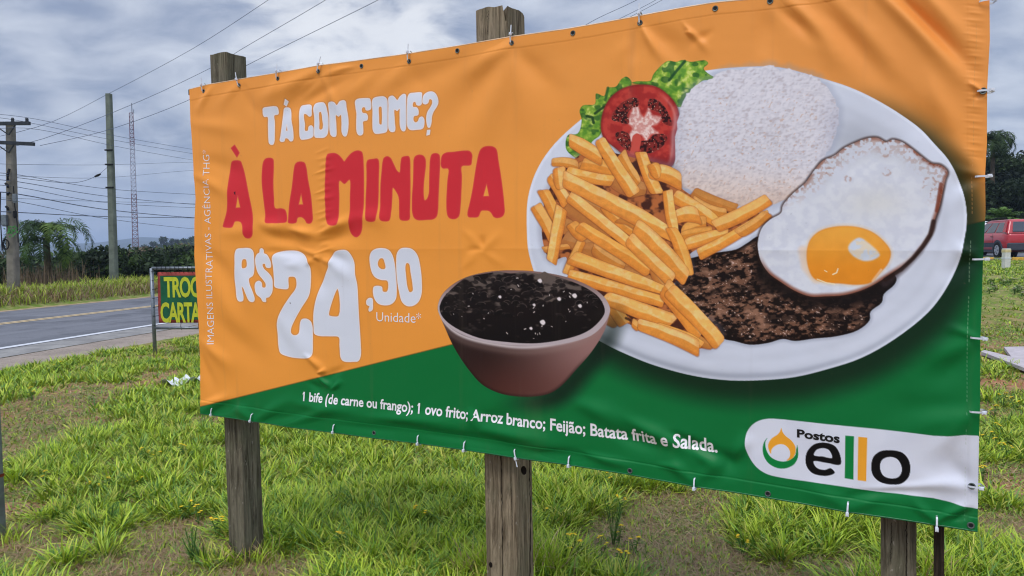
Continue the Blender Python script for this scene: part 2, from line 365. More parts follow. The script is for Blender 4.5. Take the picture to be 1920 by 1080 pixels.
# ---- the printed design -------------------------------------------------
C = np.zeros((NV, NU, 3), np.float32)
cXmin = LX.min(0); cXmax = LX.max(0)
def win(x0, y0, x1, y1, m=3):
    cs = np.where((cXmax >= x0 - m) & (cXmin <= x1 + m))[0]
    if len(cs) == 0: return None
    a, b = cs[0], cs[-1] + 1
    sub = LY[:, a:b]; rs = np.where((sub.max(1) >= y0 - m) & (sub.min(1) <= y1 + m))[0]
    if len(rs) == 0: return None
    return slice(rs[0], rs[-1] + 1), slice(a, b)
def catmull(P, n=5):
    P = np.asarray(P, float); N = len(P); out = []
    for i in range(N):
        p0, p1, p2, p3 = P[i - 1], P[i], P[(i + 1) % N], P[(i + 2) % N]
        d1 = max(np.linalg.norm(p1 - p0), 1e-3) ** .5; d2 = max(np.linalg.norm(p2 - p1), 1e-3) ** .5; d3 = max(np.linalg.norm(p3 - p2), 1e-3) ** .5
        b1 = (d1 * d1 * p2 - d2 * d2 * p0 + (2 * d1 * d1 + 3 * d1 * d2 + d2 * d2) * p1) / (3 * d1 * (d1 + d2))
        b2 = (d3 * d3 * p1 - d2 * d2 * p3 + (2 * d3 * d3 + 3 * d3 * d2 + d2 * d2) * p2) / (3 * d3 * (d3 + d2))
        for t in np.arange(n) / n:
            out.append((1 - t) ** 3 * p1 + 3 * (1 - t) ** 2 * t * b1 + 3 * (1 - t) * t * t * b2 + t ** 3 * p2)
    return np.array(out)
def sdf(P, X, Y):
    P = np.asarray(P, np.float32); d2 = np.full(X.shape, 1e9, np.float32); ins = np.zeros(X.shape, bool)
    for i in range(len(P)):
        ax, ay = P[i - 1]; bx, by = P[i]; ex, ey = bx - ax, by - ay
        wx, wy = X - ax, Y - ay; q = np.clip((wx * ex + wy * ey) / max(ex * ex + ey * ey, 1e-6), 0, 1)
        d2 = np.minimum(d2, (wx - ex * q) ** 2 + (wy - ey * q) ** 2)
        if ay != by: ins ^= ((ay > Y) != (by > Y)) & (X < (bx - ax) * (Y - ay) / (by - ay) + ax)
    d = np.sqrt(d2); return np.where(ins, -d, d)
def blend(wn, a, col):
    a = np.asarray(a)[..., None]; C[wn] = C[wn] * (1 - a) + np.asarray(col, np.float32) * a
def tr(P, ox, oy, k): return [(ox + x / k, oy + y / k) for x, y in P]
def shape(P, col, holes=(), smooth=True, aa=0.9, shade=None, m=8):
    Q = catmull(P) if smooth else np.asarray(P, float)
    wn = win(Q[:, 0].min(), Q[:, 1].min(), Q[:, 0].max(), Q[:, 1].max(), m)
    if wn is None: return
    X, Y = LX[wn], LY[wn]; d = sdf(Q, X, Y)
    for h in holes:
        d = np.maximum(d, -sdf(catmull(h) if len(h) > 4 else np.asarray(h, float), X, Y))
    if shade is not None: col, a = shade(X, Y, d)
    else: a = np.clip(0.5 - d / aa, 0, 1)
    blend(wn, a, col)
# orange ground above, green below
X, Y = LX, LY
bl = np.interp(X, [370, 402, 848, 1200, 1849, 1900], [764, 756.5, 646, 562, 414, 402])
bl = bl.astype(np.float32)
OR = np.array([226, 151, 72], np.float32); GR = np.array([10, 108, 54], np.float32)
oy = smst(Y, 120, 480)[..., None] * np.array([2, 0, -8.0]) + smst(X, 1000, 1800)[..., None] * np.array([-2, -2, 4.0])
C[:] = OR + oy
a = np.clip(0.5 + (Y - bl) / 0.9, 0, 1)[..., None]
C[:] = C * (1 - a) + GR * a
# faint dark trapping line along the colour change
C *= (1 - 0.35 * np.exp(-((Y - bl + 0.6) / 0.9) ** 2))[..., None]
print('sheet grid ready')

# ---- lettering
WH = (206, 215, 233); RD = (198, 46, 56)
K8a = lambda P: tr(P, 480, 160, 8); K8b = lambda P: tr(P, 640, 150, 8)
K6a = lambda P: tr(P, 400, 270, 6); K6b = lambda P: tr(P, 600, 270, 6); K6c = lambda P: tr(P, 760, 260, 6.355)
K4a = lambda P: tr(P, 430, 450, 4.5); K4b = lambda P: tr(P, 620, 450, 4.5)
GLY = [
 (K8a, WH, [(100,350),(120,335),(180,325),(280,315),(312,325),(325,360),(320,430),(265,448),(268,550),(270,700),(262,850),(245,885),(215,888),(190,870),(178,800),(172,600),(165,470),(115,470),(98,440),(95,390)], []),
 (K8a, WH, [(437,205),(475,240),(440,312),(410,285)], []),
 (K8a, WH, [(410,345),(430,330),(465,330),(490,345),(505,400),(520,520),(545,650),(552,800),(540,830),(505,835),(485,810),(460,792),(430,795),(415,835),(370,845),(350,825),(360,760),(380,600),(395,420)], [[(453,590),(468,680),(440,682)]]),
 (K8a, WH, [(640,350),(660,305),(720,290),(790,287),(820,310),(825,380),(820,455),(790,465),(755,435),(715,425),(712,500),(725,580),(728,680),(770,680),(785,620),(815,600),(845,620),(858,680),(850,760),(810,790),(740,808),(670,808),(650,760),(645,560),(638,440)], []),
 (K8a, WH, [(855,330),(880,275),(950,255),(1010,260),(1040,300),(1065,400),(1080,500),(1078,650),(1060,740),(1020,778),(940,785),(880,775),(866,720),(868,620),(868,480)], [[(940,400),(965,395),(980,430),(990,520),(1000,600),(985,658),(945,662),(940,560),(935,470)]]),
 (K8a, WH, [(1088,265),(1140,248),(1180,260),(1215,300),(1260,240),(1310,225),(1340,240),(1350,330),(1370,450),(1378,560),(1365,700),(1340,760),(1310,760),(1280,700),(1278,560),(1268,440),(1235,465),(1195,445),(1195,600),(1190,762),(1150,768),(1115,740),(1098,650),(1095,480),(1088,360)], []),
 (K8b, WH, [(205,320),(230,290),(300,275),(420,278),(432,300),(435,435),(365,450),(350,410),(320,405),(300,430),(310,490),(370,505),(390,550),(380,600),(320,620),(318,700),(315,800),(290,825),(250,822),(225,780),(218,640),(222,500),(210,420)], []),
 (K8b, WH, [(458,330),(480,275),(560,250),(640,250),(680,290),(687,420),(688,600),(686,700),(665,775),(590,797),(500,800),(470,760),(462,640),(465,450)], [[(560,400),(595,400),(605,480),(603,620),(595,668),(565,662),(557,560)]]),
 (K8b, WH, [(709,260),(760,235),(795,260),(830,300),(870,245),(920,207),(950,215),(960,330),(965,500),(962,680),(940,760),(905,760),(875,700),(868,520),(865,425),(830,460),(790,440),(790,600),(790,765),(740,775),(705,740),(698,600),(702,400)], []),
 (K8b, WH, [(985,250),(1010,200),(1080,187),(1185,185),(1195,230),(1195,350),(1165,378),(1120,370),(1100,325),(1068,330),(1065,400),(1120,410),(1145,450),(1140,520),(1080,540),(1070,600),(1100,635),(1140,615),(1160,565),(1200,548),(1228,580),(1228,680),(1205,725),(1120,742),(1020,742),(985,700),(978,560),(978,380)], []),
 (K8b, WH, [(1210,290),(1225,220),(1280,178),(1350,170),(1400,200),(1435,270),(1440,340),(1415,400),(1370,470),(1345,540),(1335,640),(1310,710),(1290,708),(1268,640),(1265,550),(1285,470),(1330,400),(1355,340),(1345,290),(1310,285),(1290,340),(1250,360),(1215,345)], []),
 (K8b, WH, [(1275,748),(1320,745),(1310,815),(1265,828)], []),
 (K6a, RD, [(235,8),(288,98),(258,150),(192,45)], []),
 (K6a, RD, [(180,240),(200,195),(245,183),(295,192),(315,240),(345,350),(380,500),(410,640),(440,800),(447,920),(440,1030),(410,1060),(370,1055),(345,1020),(335,930),(310,880),(270,868),(240,875),(215,935),(150,940),(110,930),(112,900),(145,780),(155,680),(160,500),(168,340)], [[(272,580),(302,715),(250,718)]]),
 (K6a, RD, [(555,200),(580,165),(630,155),(665,170),(672,230),(668,450),(675,600),(690,722),(760,725),(800,740),(820,790),(822,875),(760,888),(680,890),(595,882),(582,790),(560,620),(540,430),(542,300)], []),
 (K6a, RD, [(915,230),(940,205),(980,198),(1020,210),(1040,260),(1060,400),(1090,560),(1110,760),(1112,860),(1090,892),(1050,890),(1025,850),(985,822),(945,830),(925,885),(845,885),(842,840),(850,680),(880,480),(900,300)], [[(983,555),(1005,680),(955,682)]]),
 (K6b, RD, [(80,120),(110,105),(160,102),(200,120),(240,160),(268,195),(300,155),(350,100),(410,73),(460,85),(475,120),(485,250),(490,450),(488,700),(480,880),(460,990),(430,1035),(400,1048),(360,1030),(330,985),(328,900),(335,800),(335,600),(330,400),(272,447),(217,410),(213,600),(210,800),(205,905),(150,917),(100,900),(75,860),(62,720),(55,500),(62,300)], []),
 (K6b, RD, [(520,210),(535,180),(590,168),(640,165),(655,190),(655,400),(652,650),(640,820),(625,865),(575,875),(530,860),(518,800),(512,650),(520,450),(520,300)], []),
 (K6b, RD, [(700,200),(715,155),(750,138),(785,155),(820,220),(860,300),(888,320),(900,220),(915,150),(950,137),(990,137),(1003,170),(1008,330),(1012,550),(1008,750),(1000,850),(950,862),(900,848),(890,750),(882,600),(855,540),(815,490),(808,600),(800,750),(780,860),(730,870),(685,852),(678,700),(678,450),(690,300)], []),
 (K6c, RD, [(95,240),(115,205),(160,190),(205,202),(230,240),(235,320),(225,430),(215,560),(218,690),(230,735),(255,720),(278,660),(282,520),(283,380),(290,240),(310,185),(360,172),(395,190),(405,250),(400,500),(392,700),(388,850),(370,930),(330,960),(250,967),(150,970),(105,945),(82,880),(78,720),(88,500),(90,340)], []),
 (K6c, RD, [(420,250),(435,195),(480,165),(560,158),(700,142),(760,148),(788,190),(785,250),(772,312),(668,328),(668,450),(665,600),(655,820),(640,920),(610,950),(565,958),(520,940),(498,890),(490,720),(500,500),(507,358),(440,352),(420,320)], []),
 (K6c, RD, [(865,190),(890,130),(930,98),(980,88),(1040,95),(1075,125),(1100,260),(1130,430),(1160,630),(1180,800),(1183,880),(1160,925),(1100,945),(1055,930),(1030,890),(1000,862),(950,855),(905,862),(870,930),(800,938),(755,932),(742,900),(770,760),(800,600),(830,380)], [[(965,535),(998,685),(928,687)]]),
 (K4a, WH, [(50,110),(65,78),(110,70),(175,72),(200,95),(208,150),(210,250),(200,300),(170,325),(175,370),(200,430),(220,500),(210,520),(180,515),(150,460),(122,400),(112,395),(125,480),(120,512),(85,515),(68,490),(55,400),(45,330),(48,200)], [[(112,165),(140,162),(150,190),(148,225),(135,237),(110,238)]]),
 (K4a, WH, [(220,160),(235,120),(255,105),(258,80),(272,70),(287,85),(290,112),(315,125),(340,165),(350,200),(345,232),(312,230),(300,200),(280,205),(290,240),(330,280),(358,320),(365,380),(360,440),(335,480),(310,490),(308,520),(285,518),(270,490),(235,455),(220,400),(225,360),(250,345),(272,360),(280,400),(305,400),(308,370),(290,340),(250,290),(230,240)], []),
 (K4a, WH, [(360,150),(375,120),(430,98),(510,90),(570,98),(620,125),(655,175),(678,240),(682,340),(678,420),(665,475),(600,580),(545,680),(520,750),(525,790),(555,805),(585,790),(595,700),(610,670),(645,665),(680,685),(697,730),(700,850),(698,960),(680,990),(560,995),(480,980),(425,955),(408,900),(400,790),(395,720),(410,650),(450,570),(510,480),(560,410),(568,360),(555,315),(520,308),(500,315),(498,400),(490,412),(430,410),(385,395),(378,330),(370,230)], []),
 (K4a, WH, [(840,200),(860,140),(890,100),(940,85),(990,90),(1025,130),(1050,190),(1058,290),(1075,370),(1085,500),(1090,640),(1095,750),(1100,850),(1100,980),(1080,1022),(1040,1028),(960,1025),(935,1000),(925,900),(918,820),(850,812),(750,808),(715,790),(708,730),(710,600),(750,430),(800,310),(835,230)], [[(912,410),(920,640),(850,642),(838,635),(860,530)]]),
 (K4b, WH, [(303,510),(325,490),(350,495),(355,540),(350,590),(325,602),(320,585),(328,560),(305,545)], []),
 (K4b, WH, [(328,150),(345,100),(385,75),(440,70),(490,85),(520,130),(540,220),(550,330),(554,430),(545,500),(510,540),(450,550),(400,535),(368,490),(357,430),(365,395),(400,388),(430,398),(438,435),(475,435),(478,345),(420,335),(370,310),(342,260)], [[(395,190),(415,155),(440,155),(455,190),(460,240),(430,248),(400,225)]]),
 (K4b, WH, [(553,170),(562,110),(590,75),(640,67),(690,80),(730,130),(755,240),(765,350),(762,460),(735,525),(690,555),(640,555),(600,520),(575,430),(558,320)], [[(628,215),(640,193),(660,200),(675,280),(690,380),(690,430),(665,442),(645,400),(632,300)]]),
]
for K, col, P, H in GLY:
    isw = col is WH
    def sh(X, Y, d, isw=isw, col=col):
        rim = np.exp(-((d + 0.2) / 0.8) ** 2)[..., None]
        body = np.array(col, np.float32)[None, None]
        if isw: c = body * (1 - rim * .8) + np.array([238, 225, 222]) * rim * .8
        else: c = body * (1 - rim * .5) + np.array([214, 90, 76]) * rim * .5
        out = np.exp(-np.clip(d - 0.8, 0, None) / 0.8) * (d < 4)
        # ink shadow of the white lettering
        a = np.clip(0.5 - (d - (0.5 if isw else 0.4)) / 0.9, 0, 1)
        dk = np.array([150, 92, 52] if isw else [200, 120, 62])
        aa = np.clip(out * (0.5 if isw else 0.12), 0, 1) * (1 - a)
        tot = a + aa; c = (c * a[..., None] + dk * aa[..., None]) / np.maximum(tot, 1e-4)[..., None]
        return c, tot
    shape(K(P), col, [K(h) for h in H], shade=sh, smooth=len(P) > 4)
shape([(543,566.5),(545,568),(545,570),(543,569)], (110,110,120), smooth=False)
shape([(438,360),(441,359),(441,366),(439,364)], (70,20,26), smooth=False)
# ---- plate
PL = [(988,420),(990,370),(1003,325),(1030,280),(1075,235),(1130,195),(1190,165),(1260,143),(1330,131),(1400,125),(1462,126),(1528,143),(1590,162),(1640,185),(1690,215),(1727,242),(1752,269),(1778,299),(1798,338),(1810,378),(1813,415),(1807,455),(1797,495),(1771,546),(1740,586),(1677,636),(1615,671),(1552,692),(1490,707),(1427,713),(1365,713),(1302,705),(1240,689),(1195,673),(1127,641),(1060,595),(1015,540),(993,478)]
PLq = catmull(PL, 4)
wn = win(940, 90, 1860, 790); X, Y = LX[wn], LY[wn]
ds = sdf(PLq + np.array([16, 22.0]), X, Y)
a = 0.86 * (1 - smst(ds, -12, 52)) * smst(X + Y * 1.5, 1750, 2150)
blend(wn, np.clip(a, 0, 1), np.array([16, 34, 22]))
dp_ = sdf(PLq, X, Y)
inn = -dp_
base = np.array([203, 213, 233], np.float32) * np.ones(X.shape + (1,), np.float32)
ring = np.exp(-((inn - 42) / 9.0) ** 2)[..., None] * 0.5 + np.exp(-((inn - 66) / 14.0) ** 2)[..., None] * 0.35
base = base * (1 - ring * 0.06)
base = base + 12 * np.exp(-((inn - 3) / 2.5) ** 2)[..., None] - 26 * np.exp(-((inn - 9) / 6.0) ** 2)[..., None] * smst(Y, 480, 640)[..., None]
base = base * (1 - 0.10 * smst(Y - 0.35 * (X - 1400), 560, 740)[..., None] * smst(-inn, -34, 0)[..., None])
base = base * (1 - 0.14 * (np.exp(-((X - 1600) / 60.0) ** 2 - ((Y - 265) / 40.0) ** 2))[..., None])
base += (fbm(X / 40, Y / 18, 71, 3) - 0.5)[..., None] * 7
blend(wn, np.clip(0.5 - dp_ / 0.9, 0, 1), base)

def textured(P, fn, smooth=True, aa=1.2, halo=None, m=12):
    Q = catmull(P, 4) if smooth else np.asarray(P, float)
    wn = win(Q[:, 0].min(), Q[:, 1].min(), Q[:, 0].max(), Q[:, 1].max(), m); X, Y = LX[wn], LY[wn]
    d = sdf(Q, X, Y)
    if halo: blend(wn, halo[0] * (1 - smst(d, 0, halo[1])), halo[2])
    c = fn(X, Y, d); al = np.clip(0.5 - d / aa, 0, 1)
    if isinstance(c, tuple): c, k = c; al = al * k
    blend(wn, al, c)
def col3(*a): return np.array(a, np.float32)
def mixc(t, a, b): t = np.asarray(t)[..., None]; return a * (1 - t) + b * t

# ---- steak
def steak(X, Y, d):
    n = fbm(X / 26, Y / 15, 41, 4); f = fbm(X / 7.0 + Y / 30, Y / 4.2, 45, 3); g = vnoise(X / 2.6, Y / 2.1, 47)
    c = mixc(smst(f * .6 + n * .4, 0.40, 0.58), col3(24, 15, 13), col3(112, 80, 64))
    c = mixc(smst(n, 0.55, 0.75) * 0.6, c, col3(156, 118, 98))
    dk = smst(fbm(X / 40, Y / 26, 52, 2), 0.5, 0.64) * 0.6
    dk = np.maximum(dk, smst(-(X - 1400) - (Y - 560) * .1, 70, 130) * .55 * smst(vnoise(X/6, Y/6, 5), .3, .6))
    c = mixc(dk, c, col3(18, 12, 12))
    sp = smst(g, 0.78, 0.93) * smst(f, 0.42, 0.62)
    c = mixc(sp * 0.9, c, col3(208, 184, 176))
    st = smst(vnoise(X / 9 - Y / 6, Y / 2.2 + X / 14, 58), 0.78, 0.93) * smst(n, .42, .6)
    c = mixc(st * .55, c, col3(170, 130, 108))
    c = mixc(smst(d, -9, -2) * .85, c, col3(20, 11, 10))
    under = smst(Y - np.interp(X, [1420, 1480, 1560, 1640, 1700, 1745], [520, 552, 572, 560, 520, 470]), -4, 24)
    c = mixc((1 - under) * .9 * smst(X, 1405, 1425), c, col3(17, 11, 11))
    return c
textured(tr([(190,170),(330,140),(450,120),(520,80),(590,40),(700,100),(1300,200),(1410,290),(1400,330),(1335,390),(1322,440),(1255,495),(1250,545),(1180,605),(1050,642),(920,655),(800,670),(730,658),(640,682),(530,692),(440,670),(375,655),(330,600),(200,480),(80,320),(110,200)], 1240, 430, 3.2), steak, halo=(0.35, 9, col3(120, 128, 150)))

# ---- lettuce
def lett(X, Y, d):
    n = fbm(X / 9 + Y / 24, Y / 9 - X / 30, 61, 3); f = vnoise(X / 3, Y / 4, 63)
    c = mixc(smst(n, 0.25, 0.75), col3(88, 142, 44), col3(158, 190, 70))
    c = mixc(smst(n + .1 * f, .66, .8), c, col3(186, 206, 108))
    c = mixc(smst(fbm(X / 14, Y / 10, 66, 2), .56, .68) * .7, c, col3(34, 84, 34))
    return mixc(smst(d, -2.5, 0) * .45, c, col3(40, 92, 30))
textured(tr([(400,700),(420,650),(490,640),(520,540),(505,470),(530,430),(620,420),(630,340),(690,360),(720,300),(780,290),(820,235),(860,215),(900,262),(860,320),(800,380),(760,400),(700,480),(680,560),(660,650),(600,700),(560,780),(520,840),(440,800),(405,760)], 960, 90, 4), lett)
textured(tr([(900,262),(940,250),(1040,245),(1060,200),(1110,140),(1170,95),(1230,100),(1270,85),(1340,100),(1400,92),(1450,92),(1470,115),(1435,150),(1470,190),(1540,235),(1500,240),(1430,245),(1390,280),(1350,320),(1300,370),(1265,445),(1180,400),(1080,290),(960,275)], 960, 90, 4), lett)
def dkl(P, w, col, al=0.9):                        # a tapered printed stroke
    P = np.array(P, float); lo = P.min(0) - w * 2; hi = P.max(0) + w * 2; wn = win(lo[0], lo[1], hi[0], hi[1]); X, Y = LX[wn], LY[wn]
    d = np.full(X.shape, 1e9, np.float32)
    for i in range(len(P) - 1):
        ax, ay = P[i]; ex, ey = P[i + 1] - P[i]; q = np.clip(((X - ax) * ex + (Y - ay) * ey) / (ex * ex + ey * ey + 1e-6), 0, 1)
        d = np.minimum(d, np.hypot(X - ax - ex * q, Y - ay - ey * q))
    blend(wn, al * (1 - smst(d, w * .3, w)), col3(*col))
dkl(tr([(1290,95),(1240,160),(1180,240)], 960, 90, 4), 4, (24, 70, 34)); dkl(tr([(1190,290),(1230,310),(1290,280)], 960, 90, 4), 5, (60, 120, 40), .6)
dkl(tr([(560,510),(600,520),(610,560)], 960, 90, 4), 4, (20, 60, 26)); dkl(tr([(620,490),(690,440)], 960, 90, 4), 3.5, (24, 60, 26)); dkl(tr([(720,300),(700,390)], 960, 90, 4), 4, (40, 90, 40), .8)

# ---- tomato
def tomato(X, Y, d):
    n = fbm(X / 12, Y / 12, 81, 3)
    c = mixc(smst(n, .35, .65), col3(158, 42, 40), col3(186, 62, 54))
    c = mixc(smst(d, -6, 0) * .6, c, col3(112, 22, 26))
    c = mixc(np.exp(-((d + 9) / 3.) ** 2) * .35 * smst(X, 1230, 1262), c, col3(232, 190, 186))
    c = mixc(smst(Y, 285, 312) * .5, c, col3(92, 18, 22)); return c
textured(tr([(665,600),(680,480),(740,370),(840,300),(960,275),(1080,290),(1170,350),(1240,440),(1262,560),(1245,640),(1240,760),(1210,880),(1150,915),(1060,900),(960,880),(860,820),(760,740),(690,680)], 960, 90, 4), tomato, halo=(.5, 4, col3(70, 60, 30)))
def core(X, Y, d):
    n = fbm(X / 4, Y / 4, 85, 2); return mixc(smst(n, .3, .7), col3(206, 150, 146), col3(232, 208, 206))
textured(tr([(900,470),(930,380),(960,480),(990,520),(1030,440),(1050,500),(1120,520),(1090,570),(1050,590),(1100,640),(1040,650),(1010,700),(970,650),(930,660),(890,700),(880,650),(905,600),(870,560),(880,520)], 960, 90, 4), core, aa=5)
def chamber(X, Y, d):
    n = fbm(X / 3.4, Y / 3.4, 88, 2)
    c = mixc(smst(n, .35, .6), col3(44, 14, 16), col3(128, 40, 36))
    c = mixc(smst(vnoise(X / 1.7, Y / 1.7, 90), .86, .96), c, col3(222, 180, 160)); return mixc(smst(d, -1.5, .5) * .5, c, col3(190, 110, 96))
for P in ([(750,500),(800,430),(900,372),(950,385),(945,440),(900,450),(870,500),(880,560),(840,570),(800,555),(750,540)], [(1030,385),(1065,380),(1130,420),(1175,490),(1205,582),(1160,580),(1120,545),(1120,500),(1060,470),(1022,445)], [(965,700),(1020,690),(1060,650),(1150,650),(1168,680),(1140,730),(1070,780),(1000,795),(965,780)], [(775,640),(830,622),(880,650),(890,700),(895,760),(880,775),(830,745),(785,690)]):
    textured(tr(P, 960, 90, 4), chamber)
textured(tr([(905,660),(940,640),(965,660),(960,740),(930,800),(885,790),(900,720)], 960, 90, 4), lambda X, Y, d: col3(196, 80, 70) + 0 * X[..., None])

# ---- rice
def rice(X, Y, d):
    base = mixc(smst(Y + (1500 - X) * .1, 300, 385), col3(206, 208, 222), col3(212, 199, 196))
    s = 0
    for k, (ux, uy) in enumerate(((6.8, 2.6), (2.8, 6.4), (5.2, 3.2))):
        th = k * .9 + .3 * np.sin(X / 37.); xr = X * math.cos(k) + Y * math.sin(k); yr = -X * math.sin(k) + Y * math.cos(k)
        s = s + vnoise(xr / ux, yr / uy, 101 + k)
    s = s / 3
    c = base + (smst(s, .3, .7) - .5)[..., None] * np.array([15, 15, 14])
    c = mixc(smst(-s, -.38, -.26) * .28, c, col3(164, 148, 152))
    sp = smst(vnoise(X / 3.4 + Y / 7, Y / 3.2, 110), .80, .93) * smst(Y + vnoise(X / 50, Y / 50, 2) * 160, 220, 360) 
    c = mixc(sp * .55, c, col3(188, 150, 128))
    c = mixc(smst(-(X - 1266), -26, 6) * .3 + smst(X, 1520, 1575) * .35 * smst(Y, 150, 240), c, col3(150, 158, 186))
    c = mixc(smst(Y + (X-1380)*.1, 345, 392) * .22, c, col3(160, 134, 120))
    return c
RICE = [(1267,330),(1266,300),(1269,240),(1274,215),(1285,182),(1296,168),(1307,158),(1330,150),(1345,138),(1370,130),(1390,131),(1407,126),(1425,127),(1440,122),(1450,123),(1462,132),(1480,128),(1495,136),(1510,138),(1527,143),(1548,160),(1562,180),(1572,205),(1572,232),(1566,255),(1556,280),(1540,300),(1519,326),(1500,350),(1478,372),(1440,385),(1400,390),(1360,380),(1320,365),(1290,355),(1272,345)]
RICE = [(x + 1.6 * math.sin(i * 2.3), y + 1.8 * math.cos(i * 3.1)) for i, (x, y) in enumerate(catmull(RICE, 3))]
textured(RICE, rice, smooth=False, aa=1.6, halo=(.35, 16, col3(140, 150, 176)))

# ---- fries
def zh(x, y): return (960 + x / 3.085, 330 + y / 3.085)
def z8(x, y): return (960 + x / 4., 90 + y / 4.)
FR = [  # filler first: x0,y0,x1,y1 (layout), width, tone
 (*zh(200,240), *zh(420,330), 34, -.5),(*zh(330,350), *zh(560,520), 40, -.55),(*zh(420,420), *zh(700,560), 36, -.5),(*zh(300,150),*zh(560,330),40,-.5),(*zh(600,560),*zh(860,640),34,-.5),
 (*zh(640,230),*zh(800,330),34,-.55),(*zh(430,150),*zh(640,260),38,-.4),(*zh(520,790),*zh(600,850),30,-.35),(*zh(900,480),*zh(1000,430),24,-.5),(*z8(760,1000),*z8(980,1060),36,-.45),(*z8(500,930),*z8(700,900),36,-.35),
 (*zh(190,425), *zh(330,405), 12, -.25),(*zh(150,178), *zh(238,352), 25, -.1),(*zh(190,90), *zh(262,262), 24, -.05),(*zh(222,10), *zh(312,150), 22, .05),
 (*zh(400,380),*zh(322,560),17,-.12),(*zh(345,290),*zh(430,350),24,-.12),(*zh(480,420),*zh(640,520),24,-.25),(*zh(540,180),*zh(700,330),22,-.05),(*zh(640,240),*zh(720,290),20,-.3),
 (*z8(310,850),*z8(480,880),20,-.15),(*z8(540,870),*z8(760,920),28,-.05),(*z8(440,700),*z8(660,810),26,.08),(*z8(350,910),*z8(370,1040),22,.15),(*z8(420,930),*z8(740,1000),24,.1),
 (*z8(820,810),*z8(930,1010),26,-.12),(*z8(660,700),*z8(900,1090),27,.05),(*z8(960,800),*z8(1080,1080),24,.1),(*z8(1050,930),*z8(1260,980),30,.05),(*z8(1060,880),*z8(1100,960),20,-.05),
 (*zh(290,195),*zh(235,488),23,.18),(*zh(345,115),*zh(690,405),25,.12),(*zh(400,290),*zh(790,550),27,.0),(*zh(310,25),*zh(920,340),33,.16),
 (*zh(820,545),*zh(890,640),24,-.35),(*zh(1055,105),*zh(1290,185),20,-.32),(*zh(1060,160),*zh(1230,220),22,-.15),(*zh(955,110),*zh(1210,285),27,.05),(*zh(990,320),*zh(1110,270),28,-.1),(*zh(960,230),*zh(1070,225),31,.08),(*zh(990,350),*zh(1150,320),20,-.15),
 (*zh(1010,400),*zh(1240,320),22,.08),(*zh(1190,290),*zh(1475,140),26,.0),(*zh(1090,450),*zh(1480,230),22,.12),(*zh(1320,330),*zh(1478,230),22,-.15),
 (*zh(900,95),*zh(935,330),22,.12),(*zh(930,310),*zh(1020,560),24,.0),
 (*zh(725,300),*zh(1010,575),31,.1),(*zh(340,575),*zh(870,720),23,.02),(*zh(360,470),*zh(895,665),27,.1),(*zh(690,365),*zh(915,600),29,.18),
 (*zh(560,720),*zh(640,850),26,-.05),(*zh(545,710),*zh(915,845),31,.06),(*zh(700,855),*zh(745,875),16,-.1),(*zh(1080,950),*zh(1160,980),16,-.35),(*zh(900,650),*zh(1085,910),34,.0),(*zh(930,660),*zh(1195,960),33,.12),(*zh(840,870),*zh(1090,975),24,-.02),(*zh(745,860),*zh(1070,990),28,.1),
]
PILE = [(1018,400),(1026,362),(1052,325),(1084,292),(1110,285),(1140,285),(1190,296),(1240,308),(1270,322),(1274,348),(1300,368),(1335,385),(1380,398),(1420,398),(1430,408),(1395,428),(1310,466),(1292,480),(1296,508),(1262,535),(1300,580),(1352,622),(1340,648),(1300,652),(1240,628),(1190,612),(1150,590),(1130,560),(1080,520),(1064,500),(1062,482),(1034,488),(1018,450)]
def pile(X, Y, d):
    n = fbm(X / 15, Y / 12, 201, 3); return mixc(smst(n, .38, .62), col3(70, 36, 26), col3(176, 104, 58))
textured(PILE, pile, halo=(.35, 14, col3(120, 120, 140)))
